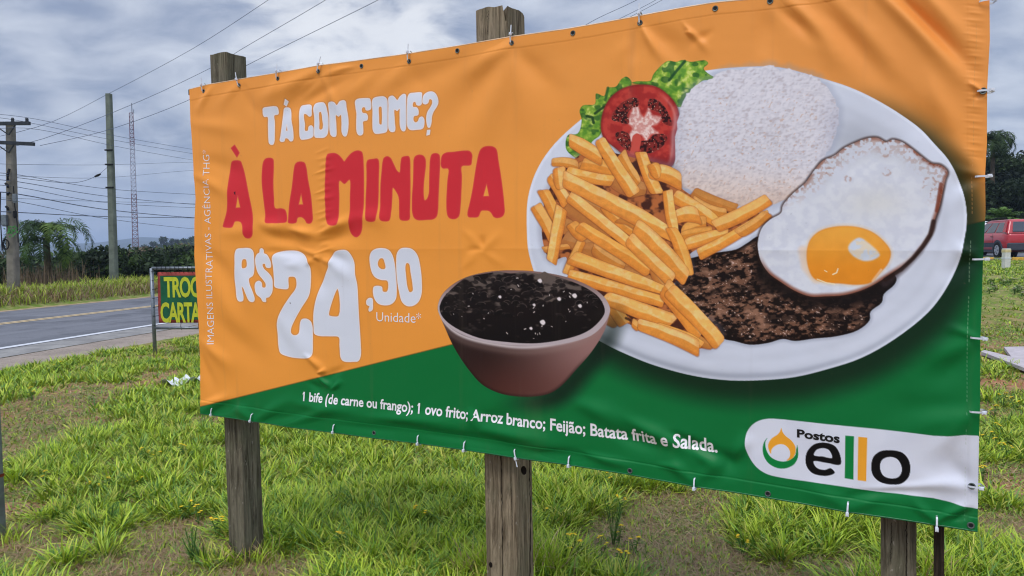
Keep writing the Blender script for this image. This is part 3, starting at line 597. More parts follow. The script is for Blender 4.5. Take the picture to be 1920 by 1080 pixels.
for i, (x0, y0, x1, y1, wd, tn) in enumerate(FR):
    l = math.hypot(x1 - x0, y1 - y0); ux, uy = (x1 - x0) / l, (y1 - y0) / l; cx, cy = (x0 + x1) / 2, (y0 + y1) / 2
    wd *= 0.98
    wn = win(min(x0, x1) - wd, min(y0, y1) - wd, max(x0, x1) + wd, max(y0, y1) + wd)
    X, Y = LX[wn], LY[wn]; a_ = (X - cx) * ux + (Y - cy) * uy; b_ = -(X - cx) * uy + (Y - cy) * ux
    b_ = b_ + wd * .07 * np.sin(a_ / l * 3.0 + i) ; sk_ = ((i * 37) % 11 - 5) / 11.0
    b_ = b_ - wd * .30 * (((i * 53) % 9 - 4) / 9.0) * ((a_ / l * 2) ** 2 - .4); a2 = a_ + b_ * sk_
    r = wd * (.15 + .10 * ((i * 7) % 3) / 2); hx = l / 2 + wd * .18 - r; hy = wd / 2 * (1 - .10 * np.cos(i + a_ / l * 2.4)) * (1 - (.34 if i % 4 == 1 else .10) * smst(a_ * (1 if i % 2 else -1), l * .15, l * .55)) - r
    qx = np.abs(a2) - hx; qy = np.abs(b_) - hy
    d = np.hypot(np.maximum(qx, 0), np.maximum(qy, 0)) + np.minimum(np.maximum(qx, qy), 0) - r
    blend(wn, .55 * (1 - smst(d, -.6, 1.5 + 1.6 * (d * 0 + smst(b_, 0, 4)))), col3(112, 56, 28))
    s = b_ / wd if uy * 0 + ux > 0 else -b_ / wd           # -0.5 upper edge .. 0.5 lower edge
    er = .10 * math.sin(i * 1.7) - .04 + .03 * np.sin(a_ / 9.0 + i)           # the edge between the two visible faces
    top_ = 1 - smst(s, er, er + .09); ridge = np.exp(-((s - er) / .07) ** 2); kk = .5 + .5 * math.sin(i * 2.3)
    c = mixc(np.clip(top_ * (.75 + .25 * kk) + tn * .8, 0, 1), col3(222, 144, 58), col3(242, 180 + 8 * kk, 92 + 20 * kk))
    c = mixc(ridge * .35 * (tn > -0.1), c, col3(242, 202, 132)); c = mixc(top_ * smst(fbm(X / 11, Y / 9, i, 3), .46, .66) * .5 * (tn > 0), c, col3(240, 208, 150))
    c = mixc(smst(s, .26, .5) * .5, c, col3(186, 100, 44))
    c = mixc(smst(-s, .36, .5) * .35, c, col3(186, 110, 44))
    c = mixc(smst(np.abs(a2), hx - wd * .2, hx + r) * .30, c, col3(196, 116, 56))
    c = c * (1 + .10 * (fbm(X / 9 + i, Y / 7, 120 + i, 3) - .5) * 1.3)[..., None] * (1 + .05 * (vnoise(X / 1.8, Y / 1.8, 7) - .5))[..., None]
    c = c * (1 + min(0, tn) * .38); c = mixc(np.full(X.shape, .25 * smst(-tn, .1, .5)), c, col3(176, 110, 90))
    c = mixc(smst(-X, -1075, -1000) * .0, c, c)
    blend(wn, np.clip(.5 - d / 1.1, 0, 1), c)
# gaps between the fries
for P in ([(660,822),(685,834)],):
    dkl([zh(*p) for p in P], 3.6, (50, 26, 20), .8)

# ---- egg
EG = tr([(128,690),(150,612),(200,560),(262,522),(272,480),(330,410),(400,350),(442,292),(500,222),(570,190),(620,150),(690,115),(760,90),(820,88),(870,112),(905,98),(960,112),(1030,160),(1080,200),(1130,235),(1185,245),(1225,285),(1212,330),(1196,400),(1178,480),(1150,560),(1140,620),(1110,680),(1060,740),(1000,800),(940,845),(880,885),(800,935),(720,972),(620,998),(520,1004),(430,1005),(340,972),(260,922),(190,870),(145,800),(130,740)], 1380, 230, 3.085)
def egg(X, Y, d):
    n = fbm(X / 14, Y / 12, 141, 4); f = fbm(X / 5, Y / 5, 143, 2)
    c = mixc(smst(n, .3, .7), col3(201, 209, 227), col3(211, 219, 234))
    c = mixc(np.exp(-((X - 1640) / 62) ** 2 - ((Y - 380) / 30) ** 2) * .45, c, col3(206, 208, 204))
    edge = smst(d, -9, -.5); up = smst(-Y, -400, -340) ; rt = smst(X, 1690, 1745)
    br = edge * (.02 + .72 * smst(f, .35, .6) * up + .8 * smst(Y + (X - 1400) * -.0, 470, 520) + .75 * rt)
    c = mixc(np.clip(br, 0, 1), c, col3(122, 62, 40))
    frill = smst(d, -34, -14) * up * smst(f, .5, .68)
    c = mixc(frill * .45, c, col3(168, 128, 112))
    c = mixc(smst(d, -48, -26) * up * .3 * smst(n, .3, .6), c, col3(166, 172, 188))
    for (x, y, r_) in ((1556, 322, 7), (1663, 322, 7), (1744, 342, 11), (1738, 358, 9), (1590, 335, 5), (1660, 288, 6)):
        rr = np.hypot(X - x, (Y - y) * 1.1); c = mixc(np.exp(-((rr - r_) / 2.2) ** 2) * smst(f, .42, .62) * .45, c, col3(156, 108, 90))
    return c
# shadow of the egg's lifted rim, printed on the plate
dkl([(1762,352),(1756,392),(1744,430),(1722,470),(1695,500),(1660,530)], 13, (60, 48, 52), .55)
textured(EG, egg, halo=(.75, 6, col3(46, 26, 20)))
dkl([(1764,345),(1760,370),(1756,395)], 5, (112, 48, 30), .75); dkl([(1750,415),(1744,440),(1730,462),(1712,484),(1690,505),(1660,524)], 6, (36, 20, 16), .85)
YO = tr([(410,745),(428,680),(478,630),(560,603),(680,600),(780,628),(850,680),(895,745),(882,810),(835,868),(780,925),(700,938),(600,930),(520,925),(450,900),(416,830)], 1380, 230, 3.085)
def yolk(X, Y, d):
    c = mixc(smst(-Y, -520, -430), col3(222, 140, 38), col3(230, 164, 66)); n = fbm(X / 20, Y / 20, 151, 2)
    c = c * (1 + .06 * (n - .5))[..., None]
    return mixc(smst(d, -4, 0) * .45, c, col3(214, 122, 34))
dkl([(1506,470),(1512,500),(1530,522)], 14, (226, 196, 168), .6)
textured(YO, yolk, aa=3.0, halo=(.4, 8, col3(216, 190, 150)))
textured(tr([(650,715),(680,680),(715,665),(770,698),(832,765),(790,795),(740,800),(690,780),(655,745)], 1380, 230, 3.085), lambda X, Y, d: mixc(smst(fbm(X / 8, Y / 8, 155, 2), .35, .65), col3(214, 206, 190), col3(196, 208, 226)), aa=4)
dkl(tr([(470,905),(520,925),(570,934)], 1380, 230, 3.085), 1.6, (244, 226, 190)); dkl(tr([(560,878),(582,868),(590,845)], 1380, 230, 3.085), 1.6, (250, 238, 214)); dkl(tr([(512,855),(526,862)], 1380, 230, 3.085), 1.2, (250, 232, 200))
dkl(tr([(840,850),(790,915)], 1380, 230, 3.085), 3, (234, 200, 170), .7)

# ---- bowl of beans
kz = lambda P: tr(P, 780, 460, 3.375)
BW = kz([(138,400),(150,440),(185,520),(240,640),(330,780),(420,880),(530,935),(640,955),(760,955),(850,935),(920,890),(1020,780),(1110,675),(1190,545),(1226,430),(1228,395),(1190,325),(1120,270),(1000,215),(850,178),(680,160),(480,165),(320,202),(220,258),(160,322)])
q = catmull(BW, 4); wn = win(800, 490, 1250, 800); X, Y = LX[wn], LY[wn]
d = sdf(q + np.array([14, 12.0]), X, Y)
blend(wn, .8 * (1 - smst(d, -8, 30)) * smst(Y + X * .9, 1570, 1690), col3(14, 26, 20))
def bowl(X, Y, d):
    t = smst(X, 900, 1120); v = smst(Y, 640, 740)
    c = mixc(t, col3(42, 27, 25), col3(144, 110, 108)); c = mixc(v * (1 - .3 * t) * .7, c, col3(88, 46, 40))
    c = mixc((1 - smst(X, 850, 960)) * .55, c, col3(40, 26, 26)); c = mixc(smst(d, -7, 0) * .5 * smst(Y, 650, 700), c, col3(30, 16, 16))
    lip = np.polyval(np.polyfit((np.array([821, 830, 854, 898, 946, 1002, 1047, 1091, 1124, 1140]) - 980) / 160, [585, 600, 622, 640, 648, 650, 645, 631, 612, 590], 6), (X - 980) / 160)
    c = mixc(np.exp(-((Y - lip) / 4.0) ** 2) * .95, c, col3(196, 188, 194))
    c = mixc(np.exp(-((Y - lip - 9) / 7.0) ** 2) * .35, c, col3(150, 128, 124)); return c
textured(BW, bowl)
RM = kz([(138,400),(160,322),(220,258),(320,202),(480,165),(680,160),(850,178),(1000,215),(1120,270),(1190,325),(1228,395),(1218,450),(1180,510),(1110,570),(1010,605),(900,625),(750,635),(560,628),(400,600),(250,540),(170,470)])
textured(RM, lambda X, Y, d: mixc(smst(-Y, -580, -520), col3(178, 168, 176), col3(128, 104, 100)), aa=1.2)
BE = kz([(150,405),(168,340),(230,272),(300,215),(330,200),(480,172),(520,166),(600,178),(680,168),(790,178),(815,166),(845,182),(950,215),(1080,270),(1160,330),(1195,400),(1190,440),(1120,520),(1040,565),(900,602),(750,620),(560,610),(400,585),(250,520),(175,460)])
def beans(X, Y, d):
    n = fbm(X / 18, Y / 10, 171, 3)
    c = mixc(smst(n - smst(Y, 520, 590) * .25, .38, .62), col3(22, 16, 16), col3(92, 82, 78))
    return mixc(smst(Y, 580, 640) * .7, c, col3(14, 11, 12))
textured(BE, beans)
rr = np.random.default_rng(5); bq = catmull(BE, 3)
for i in range(150):
    x = rr.uniform(826, 1138); y = 510 + (i / 230) * 128 + rr.uniform(-4, 4)
    if sdf(bq, np.array([[x]], np.float32), np.array([[y]], np.float32))[0, 0] > -5: continue
    rx, ry = rr.uniform(6, 11), rr.uniform(3.6, 6.0); th = rr.uniform(-.5, .5)
    wn = win(x - 12, y - 8, x + 12, y + 8, 1); X, Y = LX[wn], LY[wn]
    a_ = (X - x) * math.cos(th) + (Y - y) * math.sin(th); b_ = -(X - x) * math.sin(th) + (Y - y) * math.cos(th)
    e = np.hypot(a_ / rx, b_ / ry)
    blend(wn, .75 * (1 - smst(e, .75, 1.05)), col3(*(rr.uniform(14, 30) * np.array([1, .8, .8]))))
    blend(wn, (.5 if y < 590 else .22) * np.exp(-((e - .93) / .12) ** 2) * (b_ < 0) * smst(vnoise(X / 7, Y / 7, i), .3, .7), col3(128, 114, 110))
for i in range(60):
    x = rr.uniform(830, 1132); y = rr.uniform(520, 636)
    if rr.random() > smst(x, 820, 1050) * .8 + .2: continue
    if sdf(bq, np.array([[x]], np.float32), np.array([[y]], np.float32))[0, 0] > -6: continue
    s_ = rr.uniform(.6, 1.6); dkl([(x, y), (x + rr.uniform(-3, 3), y + rr.uniform(-3, 3))], s_, (206, 198, 200), .9)
for (x, y, s_) in ((1013, 527, 4.5), (938, 557, 3.2), (1018, 605, 5.5), (996, 616, 3.2), (1078, 555, 5), (1049, 561, 4), (1088, 574, 4), (1002, 572, 3)):
    shape([(x - s_, y - s_ * .4), (x + s_ * .2, y - s_), (x + s_ * .9, y), (x + s_ * .3, y + s_ * .8), (x - s_ * .5, y + s_ * .5)], (220, 214, 220), aa=2)

# ---- logo
kl = lambda P: tr(P, 1360, 740, 3.1768)
textured(kl([(290,143),(600,174),(900,203),(1240,240),(1560,270),(1560,664),(1240,615),(900,576),(600,532),(300,487),(240,468),(190,435),(150,385),(125,330),(118,285),(128,225),(160,180),(200,155),(245,144)]), lambda X, Y, d: mixc(smst(fbm(X / 60, Y / 40, 9, 2), .4, .7) * .3, col3(206, 214, 232), col3(190, 198, 218)), halo=(.3, 2, col3(10, 60, 34)))
shape(kl([(250,258),(238,285),(245,330),(270,370),(310,392),(345,398),(385,388),(415,362),(424,320),(428,300),(434,340),(432,375),(412,412),(380,432),(345,440),(300,433),(255,405),(228,360),(223,315),(232,280)]), (12, 122, 60))
shape(kl([(333,198),(340,220),(356,243),(395,275),(417,310),(418,345),(400,378),(365,392),(382,372),(386,345),(375,318),(350,298),(322,295),(295,306),(275,328),(272,352),(258,325),(256,295),(275,262),(310,238),(326,218)]), (224, 158, 48))
shape(kl([(686,415),(684,360),(652,305),(590,285),(530,295),(490,335),(477,385),(487,432),(517,466),(562,481),(612,482),(652,465),(628,438),(592,448),(552,440),(530,418),(526,397),(600,405)]), (14, 13, 16), [kl([(528,360),(542,330),(580,318),(618,330),(636,376),(580,368)])])
shape(kl([(715,243),(767,247),(763,505),(711,497)]), (12, 122, 60), smooth=False); shape(kl([(792,250),(845,255),(840,515),(788,508)]), (224, 158, 48), smooth=False)
shape(kl([(869,430),(882,370),(922,337),(985,330),(1055,345),(1092,388),(1102,440),(1090,492),(1050,528),(990,534),(920,518),(880,480)]), (14, 13, 16), [kl([(921,430),(934,388),(975,370),(1020,380),(1047,418),(1050,458),(1030,490),(985,498),(940,480)])])
# stitching down the right hem
for k in range(120):
    y = 20 + k * 8; x = np.interp(y, [p[1] for p in RIG], [p[0] for p in RIG]) - 25
    if vnoise(k * .5, 3.2, 4) > .35: dkl([(x, y), (x, y + 4)], .9, (150, 172, 150) if y > 430 else (196, 140, 84), .55)
print('design drawn')
LIGHT = np.array([0.86, 0.92, 1.00])
ALB = np.clip(lin(np.clip(C, 0, 255)) / LIGHT, 0.002, 0.92)

# ---- sheet object and its material
m_ban, n = newmat('printed_vinyl'); at_ = n.node('ShaderNodeAttribute'); at_.attribute_name = 'Col'
tco = n.node('ShaderNodeTexCoord').outputs['Object']; fz = n.noise(tco, 260, 2, 0.5)
grime = n.noise(n.mapping(tco, (2.2, 2.2, 1.1)), 1.0, 6, 0.65)
colr = n.mix(n.smooth(grime, 0.55, 0.8, 0.0, 0.07), at_.outputs['Color'], L4(150, 132, 104))
stk = n.noise(n.mapping(tco, (16, 16, .7)), 1.0, 4, .6)
colr = n.mix(n.smooth(stk, 0.56, 0.8, 0.0, 0.13), colr, L4(112, 98, 84))
spt = n.noise(tco, 55, 4, .7); colr = n.mix(n.smooth(spt, 0.68, 0.76, 0.0, 0.25), colr, L4(96, 84, 70))
bsdf(n, colr, n.math('ADD', n.math('MULTIPLY', grime, 0.2), 0.34), 0.16, fz, 0.04, 0.002)
banner = empty('banner', sheet(1100, 470)); bpy.context.view_layer.update()
tag(banner, 'large orange and green vinyl banner with a printed plate of food, tied to wooden posts', 'banner')
def adopt(o, p):                                   # parent while keeping world coordinates
    o.parent = p; o.matrix_parent_inverse = p.matrix_world.inverted(); return o
idx = np.arange(NU * NV).reshape(NV, NU)
F = np.stack([idx[:-1, :-1], idx[1:, :-1], idx[1:, 1:], idx[:-1, 1:]], -1).reshape(-1, 4)
o = mesh_np('printed_sheet', BP.reshape(-1, 3), F, m_ban, smooth=True, cols=ALB.reshape(-1, 3)); adopt(o, banner)
# woven back of the vinyl
bs = slice(None, None, 20)
BB = BP[::10, ::10] - BN * 0.009; nv2, nu2 = BB.shape[:2]
BB[:, -1] = BP[::10, -1] - BN * 0.009; i2 = np.arange(nv2 * nu2).reshape(nv2, nu2)
F2 = np.stack([i2[:-1, :-1], i2[:-1, 1:], i2[1:, 1:], i2[1:, :-1]], -1).reshape(-1, 4)
M_vback = simple('vinyl_back', L4(176, 178, 182), 0.6, 0.3, 0, 0.06, 30)
o = mesh_np('backing', BB.reshape(-1, 3), F2, M_vback, smooth=True); adopt(o, banner)
# welded cord inside the hem
mb = MB(); ed = [BP[0, i] for i in range(0, NU, 12)] + [BP[0, NU - 1]]; mb.tube([e - BN * .002 + BT * .001 for e in ed], .0032, 5)
o = mb.build('hem_cord', simple('hem_welt', L4(214, 178, 140), 0.5, 0.4), None, True); adopt(o, banner)
mb = MB(); ed = [BP[-1, i] for i in range(0, NU, 12)] + [BP[-1, NU - 1]]; mb.tube([e - BN * .002 - BT * .001 for e in ed], .0034, 5)
o = mb.build('hem_cord', simple('hem_welt_green', L4(10, 100, 58), 0.35, 0.5), None, True); adopt(o, banner)

def on_sheet(X, Y, off):                           # real point on the folded sheet
    h = disp(np.atleast_1d(X).astype(np.float32), np.atleast_1d(Y).astype(np.float32))
    return _hit(np.atleast_1d(np.asarray(X, float)), np.atleast_1d(np.asarray(Y, float)), _p0) + (h + off)[:, None] * BN
def text_mesh(body, offset=0.0, space=1.0):
    cu = bpy.data.curves.new('txt', 'FONT'); cu.body = body; cu.size = 1.0; cu.resolution_u = 3; cu.offset = offset; cu.space_character = space
    o = bpy.data.objects.new('txt', cu); COL.objects.link(o)
    dg = bpy.context.evaluated_depsgraph_get(); dg.update(); me = bpy.data.meshes.new_from_object(o.evaluated_get(dg))
    V = np.array([v.co[:2] for v in me.vertices]); Fc = [list(p.vertices) for p in me.polygons]
    bpy.data.objects.remove(o); bpy.data.curves.remove(cu); bpy.data.meshes.remove(me); return V, Fc
CAPH = text_mesh('H')[0][:, 1].max()
def sheet_text(name, body, quad, mat, offset=0.0, bow=0.0, space=1.0, parent=banner):
    V, Fc = text_mesh(body, offset, space)
    x0, x1 = V[:, 0].min(), V[:, 0].max(); u = (V[:, 0] - x0) / (x1 - x0); v = V[:, 1] / CAPH
    Q = np.array(quad, float); s, t = st_of(sheet(Q[:, 0], Q[:, 1]))       # BL BR TR TL in sheet metres
    def bi(a): return (1 - u) * (1 - v) * a[0] + u * (1 - v) * a[1] + u * v * a[2] + (1 - u) * v * a[3]
    P = BO + bi(s)[:, None] * BH + bi(t)[:, None] * BT + (bow * 4 * u * (1 - u))[:, None] * BT
    X, Y = to_layout(P); h = disp(X, Y) + .0012
    mb = MB(); mb.add(P + h[:, None] * BN, Fc)
    for q, ch_ in enumerate(body):                 # the flag of each figure one
        if ch_ != '1': continue
        xa = text_mesh(body[:q + 1], offset, space)[0][:, 0].max(); fl = np.array([(xa - .06, CAPH), (xa - .06, CAPH * .80), (xa - .24, CAPH * .70), (xa - .24, CAPH * .80), (xa - .13, CAPH)])
        u = (fl[:, 0] - x0) / (x1 - x0); v = fl[:, 1] / CAPH; Pf = BO + bi(s)[:, None] * BH + bi(t)[:, None] * BT + (bow * 4 * u * (1 - u))[:, None] * BT
        Xf, Yf = to_layout(Pf); mb.add(Pf + (disp(Xf, Yf) + .0014)[:, None] * BN, [(0, 4, 3, 2, 1)])
    o = mb.build(name, mat); adopt(o, parent); return o
M_wink = simple('white_ink', tuple(list(np.clip(lin((222, 226, 236)) / LIGHT, 0, .9)) + [1]), 0.4, 0.4, 0, 0.03, 40, 0.02)
M_bink = simple('black_ink', L4(14, 13, 16), 0.4, 0.4, 0, 0.03, 40, 0.02)
sheet_text('caption', 'IMAGENS ILUSTRATIVAS - AGÊNCIA THG*', [(403, 645), (391, 281), (379.5, 281), (390.5, 645)], M_wink, -0.012)
sheet_text('caption', 'Unidade*', [(705.6, 602.3), (789.6, 605.8), (789.6, 587.5), (705.6, 585.2)], M_wink, -0.005)
sheet_text('caption', '1 bife (de carne ou frango); 1 ovo frito; Arroz branco; Feijão; Batata frita e Salada.', [(568.9, 751.2), (1345, 849), (1345, 824.5), (568.9, 735.2)], M_wink, 0.022, 0.010)
sheet_text('caption', 'Postos', [(1494.4, 819), (1574.7, 830), (1574.7, 814), (1494.4, 805)], M_bink, 0.035)

# ---- eyelets and cable ties
M_eye = simple('eyelet_metal', L4(96, 104, 100), 0.5, 0.5, 0.4)
def eyelet_mesh():
    mb = MB(); mb.tube([(math.cos(a) * .0085, math.sin(a) * .0085, 0) for a in np.linspace(0, 2 * math.pi, 17)], .0022, 5, False)
    mb.mi = 1; mb.add([(math.cos(a) * .0075, math.sin(a) * .0075, .0004) for a in np.linspace(0, 2 * math.pi, 13)[:-1]], [tuple(range(12))]); return mb
EB = np.array([BH, BT, BN]).T
def place_on(o, P, ang=0.0):
    c, s = math.cos(ang), math.sin(ang); Mx = EB @ np.array([[c, -s, 0], [s, c, 0], [0, 0, 1]])
    o.matrix_world = Matrix([[*Mx[0], P[0]], [*Mx[1], P[1]], [*Mx[2], P[2]], [0, 0, 0, 1]])
ey0 = eyelet_mesh().build('eyelet', [M_eye, M_black]); first = True
EYP = [(678, 124), (857, 95), (1074, 62), (1341, 16), (1444, 2), (700, 812), (1182, 882), (1440, 925), (1820, 984), (382, 171), (449, 160), (523, 148), (598, 134), (767, 115), (960, 81), (1200, 43), (1843, 171), (1822, 911)]
for (x, y) in EYP:
    e = ey0 if first else ey0.copy()
    if not first: COL.objects.link(e)
    first = False; P = on_sheet(x, y, .001)[0]; e.parent = banner; e.matrix_parent_inverse = banner.matrix_world.inverted(); place_on(e, P)
def tie_mesh(tail):
    mb = MB(); W = .0055; pts = []
    for a in np.linspace(-2.4, 2.4, 15): pts.append((0, .026 * math.cos(a) * 1.0, .012 * math.sin(a) + .0))
    # a flat nylon strap looped over the edge: through the eyelet and round the rail
    L = [(0, -.017, .001), (0, -.012, .009), (0, .006, .013), (0, .022, .010), (0, .030, -.006), (0, .022, -.034), (0, -.006, -.038), (0, -.017, -.02), (0, -.019, -.003)]
    V = []; 
    for p in L: V += [(-W / 2, p[1], p[2]), (W / 2, p[1], p[2])]
    n_ = len(L); mb.add(V, [(2 * i, 2 * i + 1, (2 * i + 3) % (2 * n_), (2 * i + 2) % (2 * n_)) for i in range(n_ - 1)])
    V = [(x * 1.0, y * 1.0 , z - (.0016 if z > 0 else -.0016)) for x, y, z in V]
    mb.add(V, [(2 * i + 2, 2 * i + 3, 2 * i + 1, 2 * i) for i in range(n_ - 1)])
    mb.box((0, .020, .0145), (.0095, .012, .008)); mb.box((0, .020, .0192), (.0055, .006, .002))
    if tail: mb.box((.001, .020 + tail / 2 + .006, .013), (.0042, tail, .0016))
    return mb
tA = tie_mesh(.030).build('cable_tie', M_tie); tB = tie_mesh(0).build('cable_tie', M_tie)
TIES = [(382, 167, 0, 1), (449.5, 157, 12, 1), (523, 143, -10, 1), (600, 129, -25, 1), (767, 108, -6, 1), (960, 75, -4, 1), (1200, 37, 0, 1), (1848, 2, -90, 0), (1844, 171, -93, 0), (1840, 331, -90, 0), (1835, 486, -88, 0), (1831, 633, -92, 0), (1829, 770, -86, 0), (1825, 911, -90, 0),
        (400, 770, 180, 0), (475, 781, 172, 0), (627, 802, 178, 0), (785, 823, 184, 0), (872, 835, 180, 0), (968, 849, 195, 1), (1068, 863, 180, 0), (1304, 903, 180, 0), (1590, 949, 178, 0), (1756, 976, 180, 0)]
usedA = usedB = False
for (x, y, an, tl) in TIES:
    src = tA if tl else tB
    if (tl and not usedA) or (not tl and not usedB): e = src; usedA |= bool(tl); usedB |= not tl
    else: e = src.copy(); COL.objects.link(e)
    e.parent = banner; e.matrix_parent_inverse = banner.matrix_world.inverted(); place_on(e, on_sheet(x, y, .002)[0], R(an))

# ================================================================== POSTS AND RAILS
M_wood = wood('weathered_timber', L4(84, 72, 56), L4(158, 142, 118), 0.3)
M_woodd = wood('mossy_timber', L4(66, 60, 48), L4(126, 118, 100), 0.5)
def timber(name, top, bot, s, mat, seed, crack=0.0, top_cut=0.02, right_frac=1.0):
    """squared post; top and bot are centres of the front face's left edge"""
    top = np.asarray(top, float); bot = np.asarray(bot, float); ax = top - bot; L = np.linalg.norm(ax); ax /= L
    nseg = 46; per = 12; V = []; ring_n = per * 4
    for i in range(nseg + 1):
        t = i / nseg; c = bot + ax * L * t
        for sd in range(4):
            for k in range(per):
                a = k / per
                u_, v_ = [(a, 0), (1, a), (1 - a, 1), (0, 1 - a)][sd]
                e = min(a, 1 - a) ; rnd = .05 * math.exp(-e / .05)
                cu, cv = .5, .5
                uu_ = u_ + (cu - u_) * rnd; vv_ = v_ + (cv - v_) * rnd
                g = (fbm(np.array(u_ * 9 + v_ * 13 + seed), np.array(t * L * 2.2), seed, 3) - .5) * .006
                g += -.006 * math.exp(-((((u_ * 9.7 + v_ * 7.3 + .25 * math.sin(t * 4 + seed)) % 3.1) - .9) / .13) ** 2)
                uu_ += (uu_ - .5) * g * 6; vv_ += (vv_ - .5) * g * 6
                p = c + BH * (uu_ * s * right_frac) - BN * (vv_ * s)
                if i == nseg:
                    p = p + ax * (.3 * top_cut * (float(vnoise(u_ * 5 + seed, v_ * 5, 3)) - .5) * 1.2)
                    if crack and abs(u_ - crack) < .05: p = p - ax * .11
                V.append(p)
    F = [(i * ring_n + k, i * ring_n + (k + 1) % ring_n, (i + 1) * ring_n + (k + 1) % ring_n, (i + 1) * ring_n + k) for i in range(nseg) for k in range(ring_n)]
    V.append(np.mean(V[-ring_n:], axis=0)); c0 = len(V) - 1
    F += [(nseg * ring_n + k, nseg * ring_n + (k + 1) % ring_n, c0) for k in range(ring_n)]
    V = np.array(V); org = bot.copy(); org[2] = tz(bot[0], bot[1])
    mb = MB(); mb.add(V - org, F); o = mb.build(name, mat, None, False); o.location = org
    md = None
    return o
def post_from(xl_top, y_top, xl_bot, y_bot, s, name, mat, seed, back=.07, **kw):
    a = sheet_b(np.array(float(xl_top)), np.array(float(y_top)), back); b = sheet_b(np.array(float(xl_bot)), np.array(float(y_bot)), back)
    ax = (b - a) / np.linalg.norm(b - a); zt = tz(b[0], b[1]) - .25; b = a + ax * ((zt - a[2]) / ax[2])
    return timber(name, a, b, s, mat, seed, **kw)
pl = post_from(392, 103, 427, 1000, .135, 'timber_post', M_woodd, 3)
tag(pl, 'mossy grey wooden post holding the left end of the banner', 'post')
pm = post_from(890, 20, 909, 1000, .163, 'timber_post', M_wood, 8, crack=.92, top_cut=.05)
tag(pm, 'wooden post behind the middle of the banner with a split top', 'post')
pr = post_from(1652, -120, 1651, 1040, .108, 'timber_post', M_woodd, 12)
tag(pr, 'thick brown wooden post under the right end of the banner beside a thin dark stake', 'post')
pk = post_from(1751, -100, 1751, 1040, .03, 'wooden_stake', wood('dark_stake', L4(34, 28, 22), L4(74, 62, 52), .1), 15)
tag(pk, 'thin dark wooden stake beside the rightmost thick post under the banner', 'stake')
# knots and nail holes on the middle post
def knot(parent, X, Y, r, back=.0545):
    P = sheet_b(np.array(float(X)), np.array(float(Y)), back); mb = MB()
    mb.add([P + BH * math.cos(a) * r * .7 + BT * math.sin(a) * r for a in np.linspace(0, 2 * math.pi, 11)[:-1]] + [P - BN * .0], [(k, (k + 1) % 10, 10) for k in range(10)])
    o = mb.build('knot', simple('dark_knot', L4(30, 24, 20), .95, .1)); bpy.context.view_layer.update(); adopt(o, parent)
knot(pm, 982, 882, .02, .068); knot(pm, 920, 1059, .013, .068)
def crack(parent, pts, w_, back):
    mb = MB(); L_ = []
    P = [sheet_b(np.array(float(x)), np.array(float(y)), back) for x, y in pts]; n_ = 40; rnd = random.Random(int(pts[0][0]))
    for k in range(n_ + 1):
        t = k / n_ * (len(P) - 1); i = min(int(t), len(P) - 2); p = P[i] + (P[i + 1] - P[i]) * (t - i) + BH * rnd.gauss(0, .0011); ww = w_ * rnd.uniform(.5, 1.2) * min(1, 6 * (1 - k / n_) + .1)
        L_ += [p - BH * ww, p + BH * ww]
    mb.add(L_, [(2 * k, 2 * k + 1, 2 * k + 3, 2 * k + 2) for k in range(n_)]); o = mb.build('crack', bpy.data.materials['dark_knot']); bpy.context.view_layer.update(); adopt(o, parent)
crack(pm, [(939, 840), (941, 960), (943, 1120)], .0018, .0655); crack(pm, [(992, 850), (995, 960), (993, 1130)], .0024, .0655); crack(pm, [(958, 905), (961, 1000)], .0009, .0655)
crack(pl, [(470, 795), (474, 900), (476, 1030)], .0016, .0655); crack(pl, [(440, 800), (444, 850)], .0010, .0655); crack(pr, [(1700, 970), (1699, 1110)], .0015, .0655); crack(pr, [(1672, 980), (1670, 1060)], .001, .0655)
crack(pm, [(915, 20), (914, 66)], .0012, .0655); crack(pl, [(404, 108), (405, 150)], .001, .0655)
# rail along the top, behind the hem
def rail(name, pa, pb, back, w_, h_, mat, label):
    a = sheet_b(np.array(float(pa[0])), np.array(float(pa[1])), back); b = sheet_b(np.array(float(pb[0])), np.array(float(pb[1])), back)
    c = (a + b) / 2; d = b - a; L = np.linalg.norm(d); d /= L; u3 = np.cross(BN, d); u3 = u3 if u3[2] > 0 else -u3
    Mx = np.array([d, BN, u3]).T; mb = MB(); mb.box((0, 0, 0), (L, w_, h_), Mx); o = mb.build(name, mat); o.location = c
    bv = o.modifiers.new('b', 'BEVEL'); bv.width = .002; bv.segments = 2
    return tag(o, label, 'rail')
rail('metal_rail', (357, 174), (1852, -62), .052, .028, .03, M_dark, 'dark steel rail running along the top edge of the banner behind its hem')
rail('metal_rail', (380, 762), (1830, 975), .052, .028, .03, M_dark, 'dark steel rail hidden behind the bottom hem of the banner')
# ================================================================== GROUND
def axis(vals): return np.array(vals)
gx = np.concatenate([-np.geomspace(6000, 30, 46), np.linspace(-29, 29, 233), np.geomspace(30, 6000, 46)])
gy = np.concatenate([[-60, -30, -15, -8], np.linspace(-4, 60, 257), np.geomspace(62, 7000, 80)])
GX, GY = np.meshgrid(gx, gy); GZ = terrain(GX, GY)
gi = np.arange(GX.size).reshape(GX.shape)
GF = np.stack([gi[:-1, :-1], gi[:-1, 1:], gi[1:, 1:], gi[1:, :-1]], -1).reshape(-1, 4)
m_g, n = newmat('soil_and_turf'); geo = n.node('ShaderNodeNewGeometry').outputs['Position']
big = n.noise(geo, 0.55, 6, 0.6, 0.3); med = n.noise(geo, 3.2, 6, 0.65); fin = n.noise(geo, 26, 5, 0.7); vf = n.noise(geo, 110, 3, 0.7)
soil = n.mix(n.smooth(fin, .35, .65), L4(122, 86, 60), L4(196, 146, 112)); soil = n.mix(n.smooth(vf, .5, .7), soil, L4(192, 164, 132))
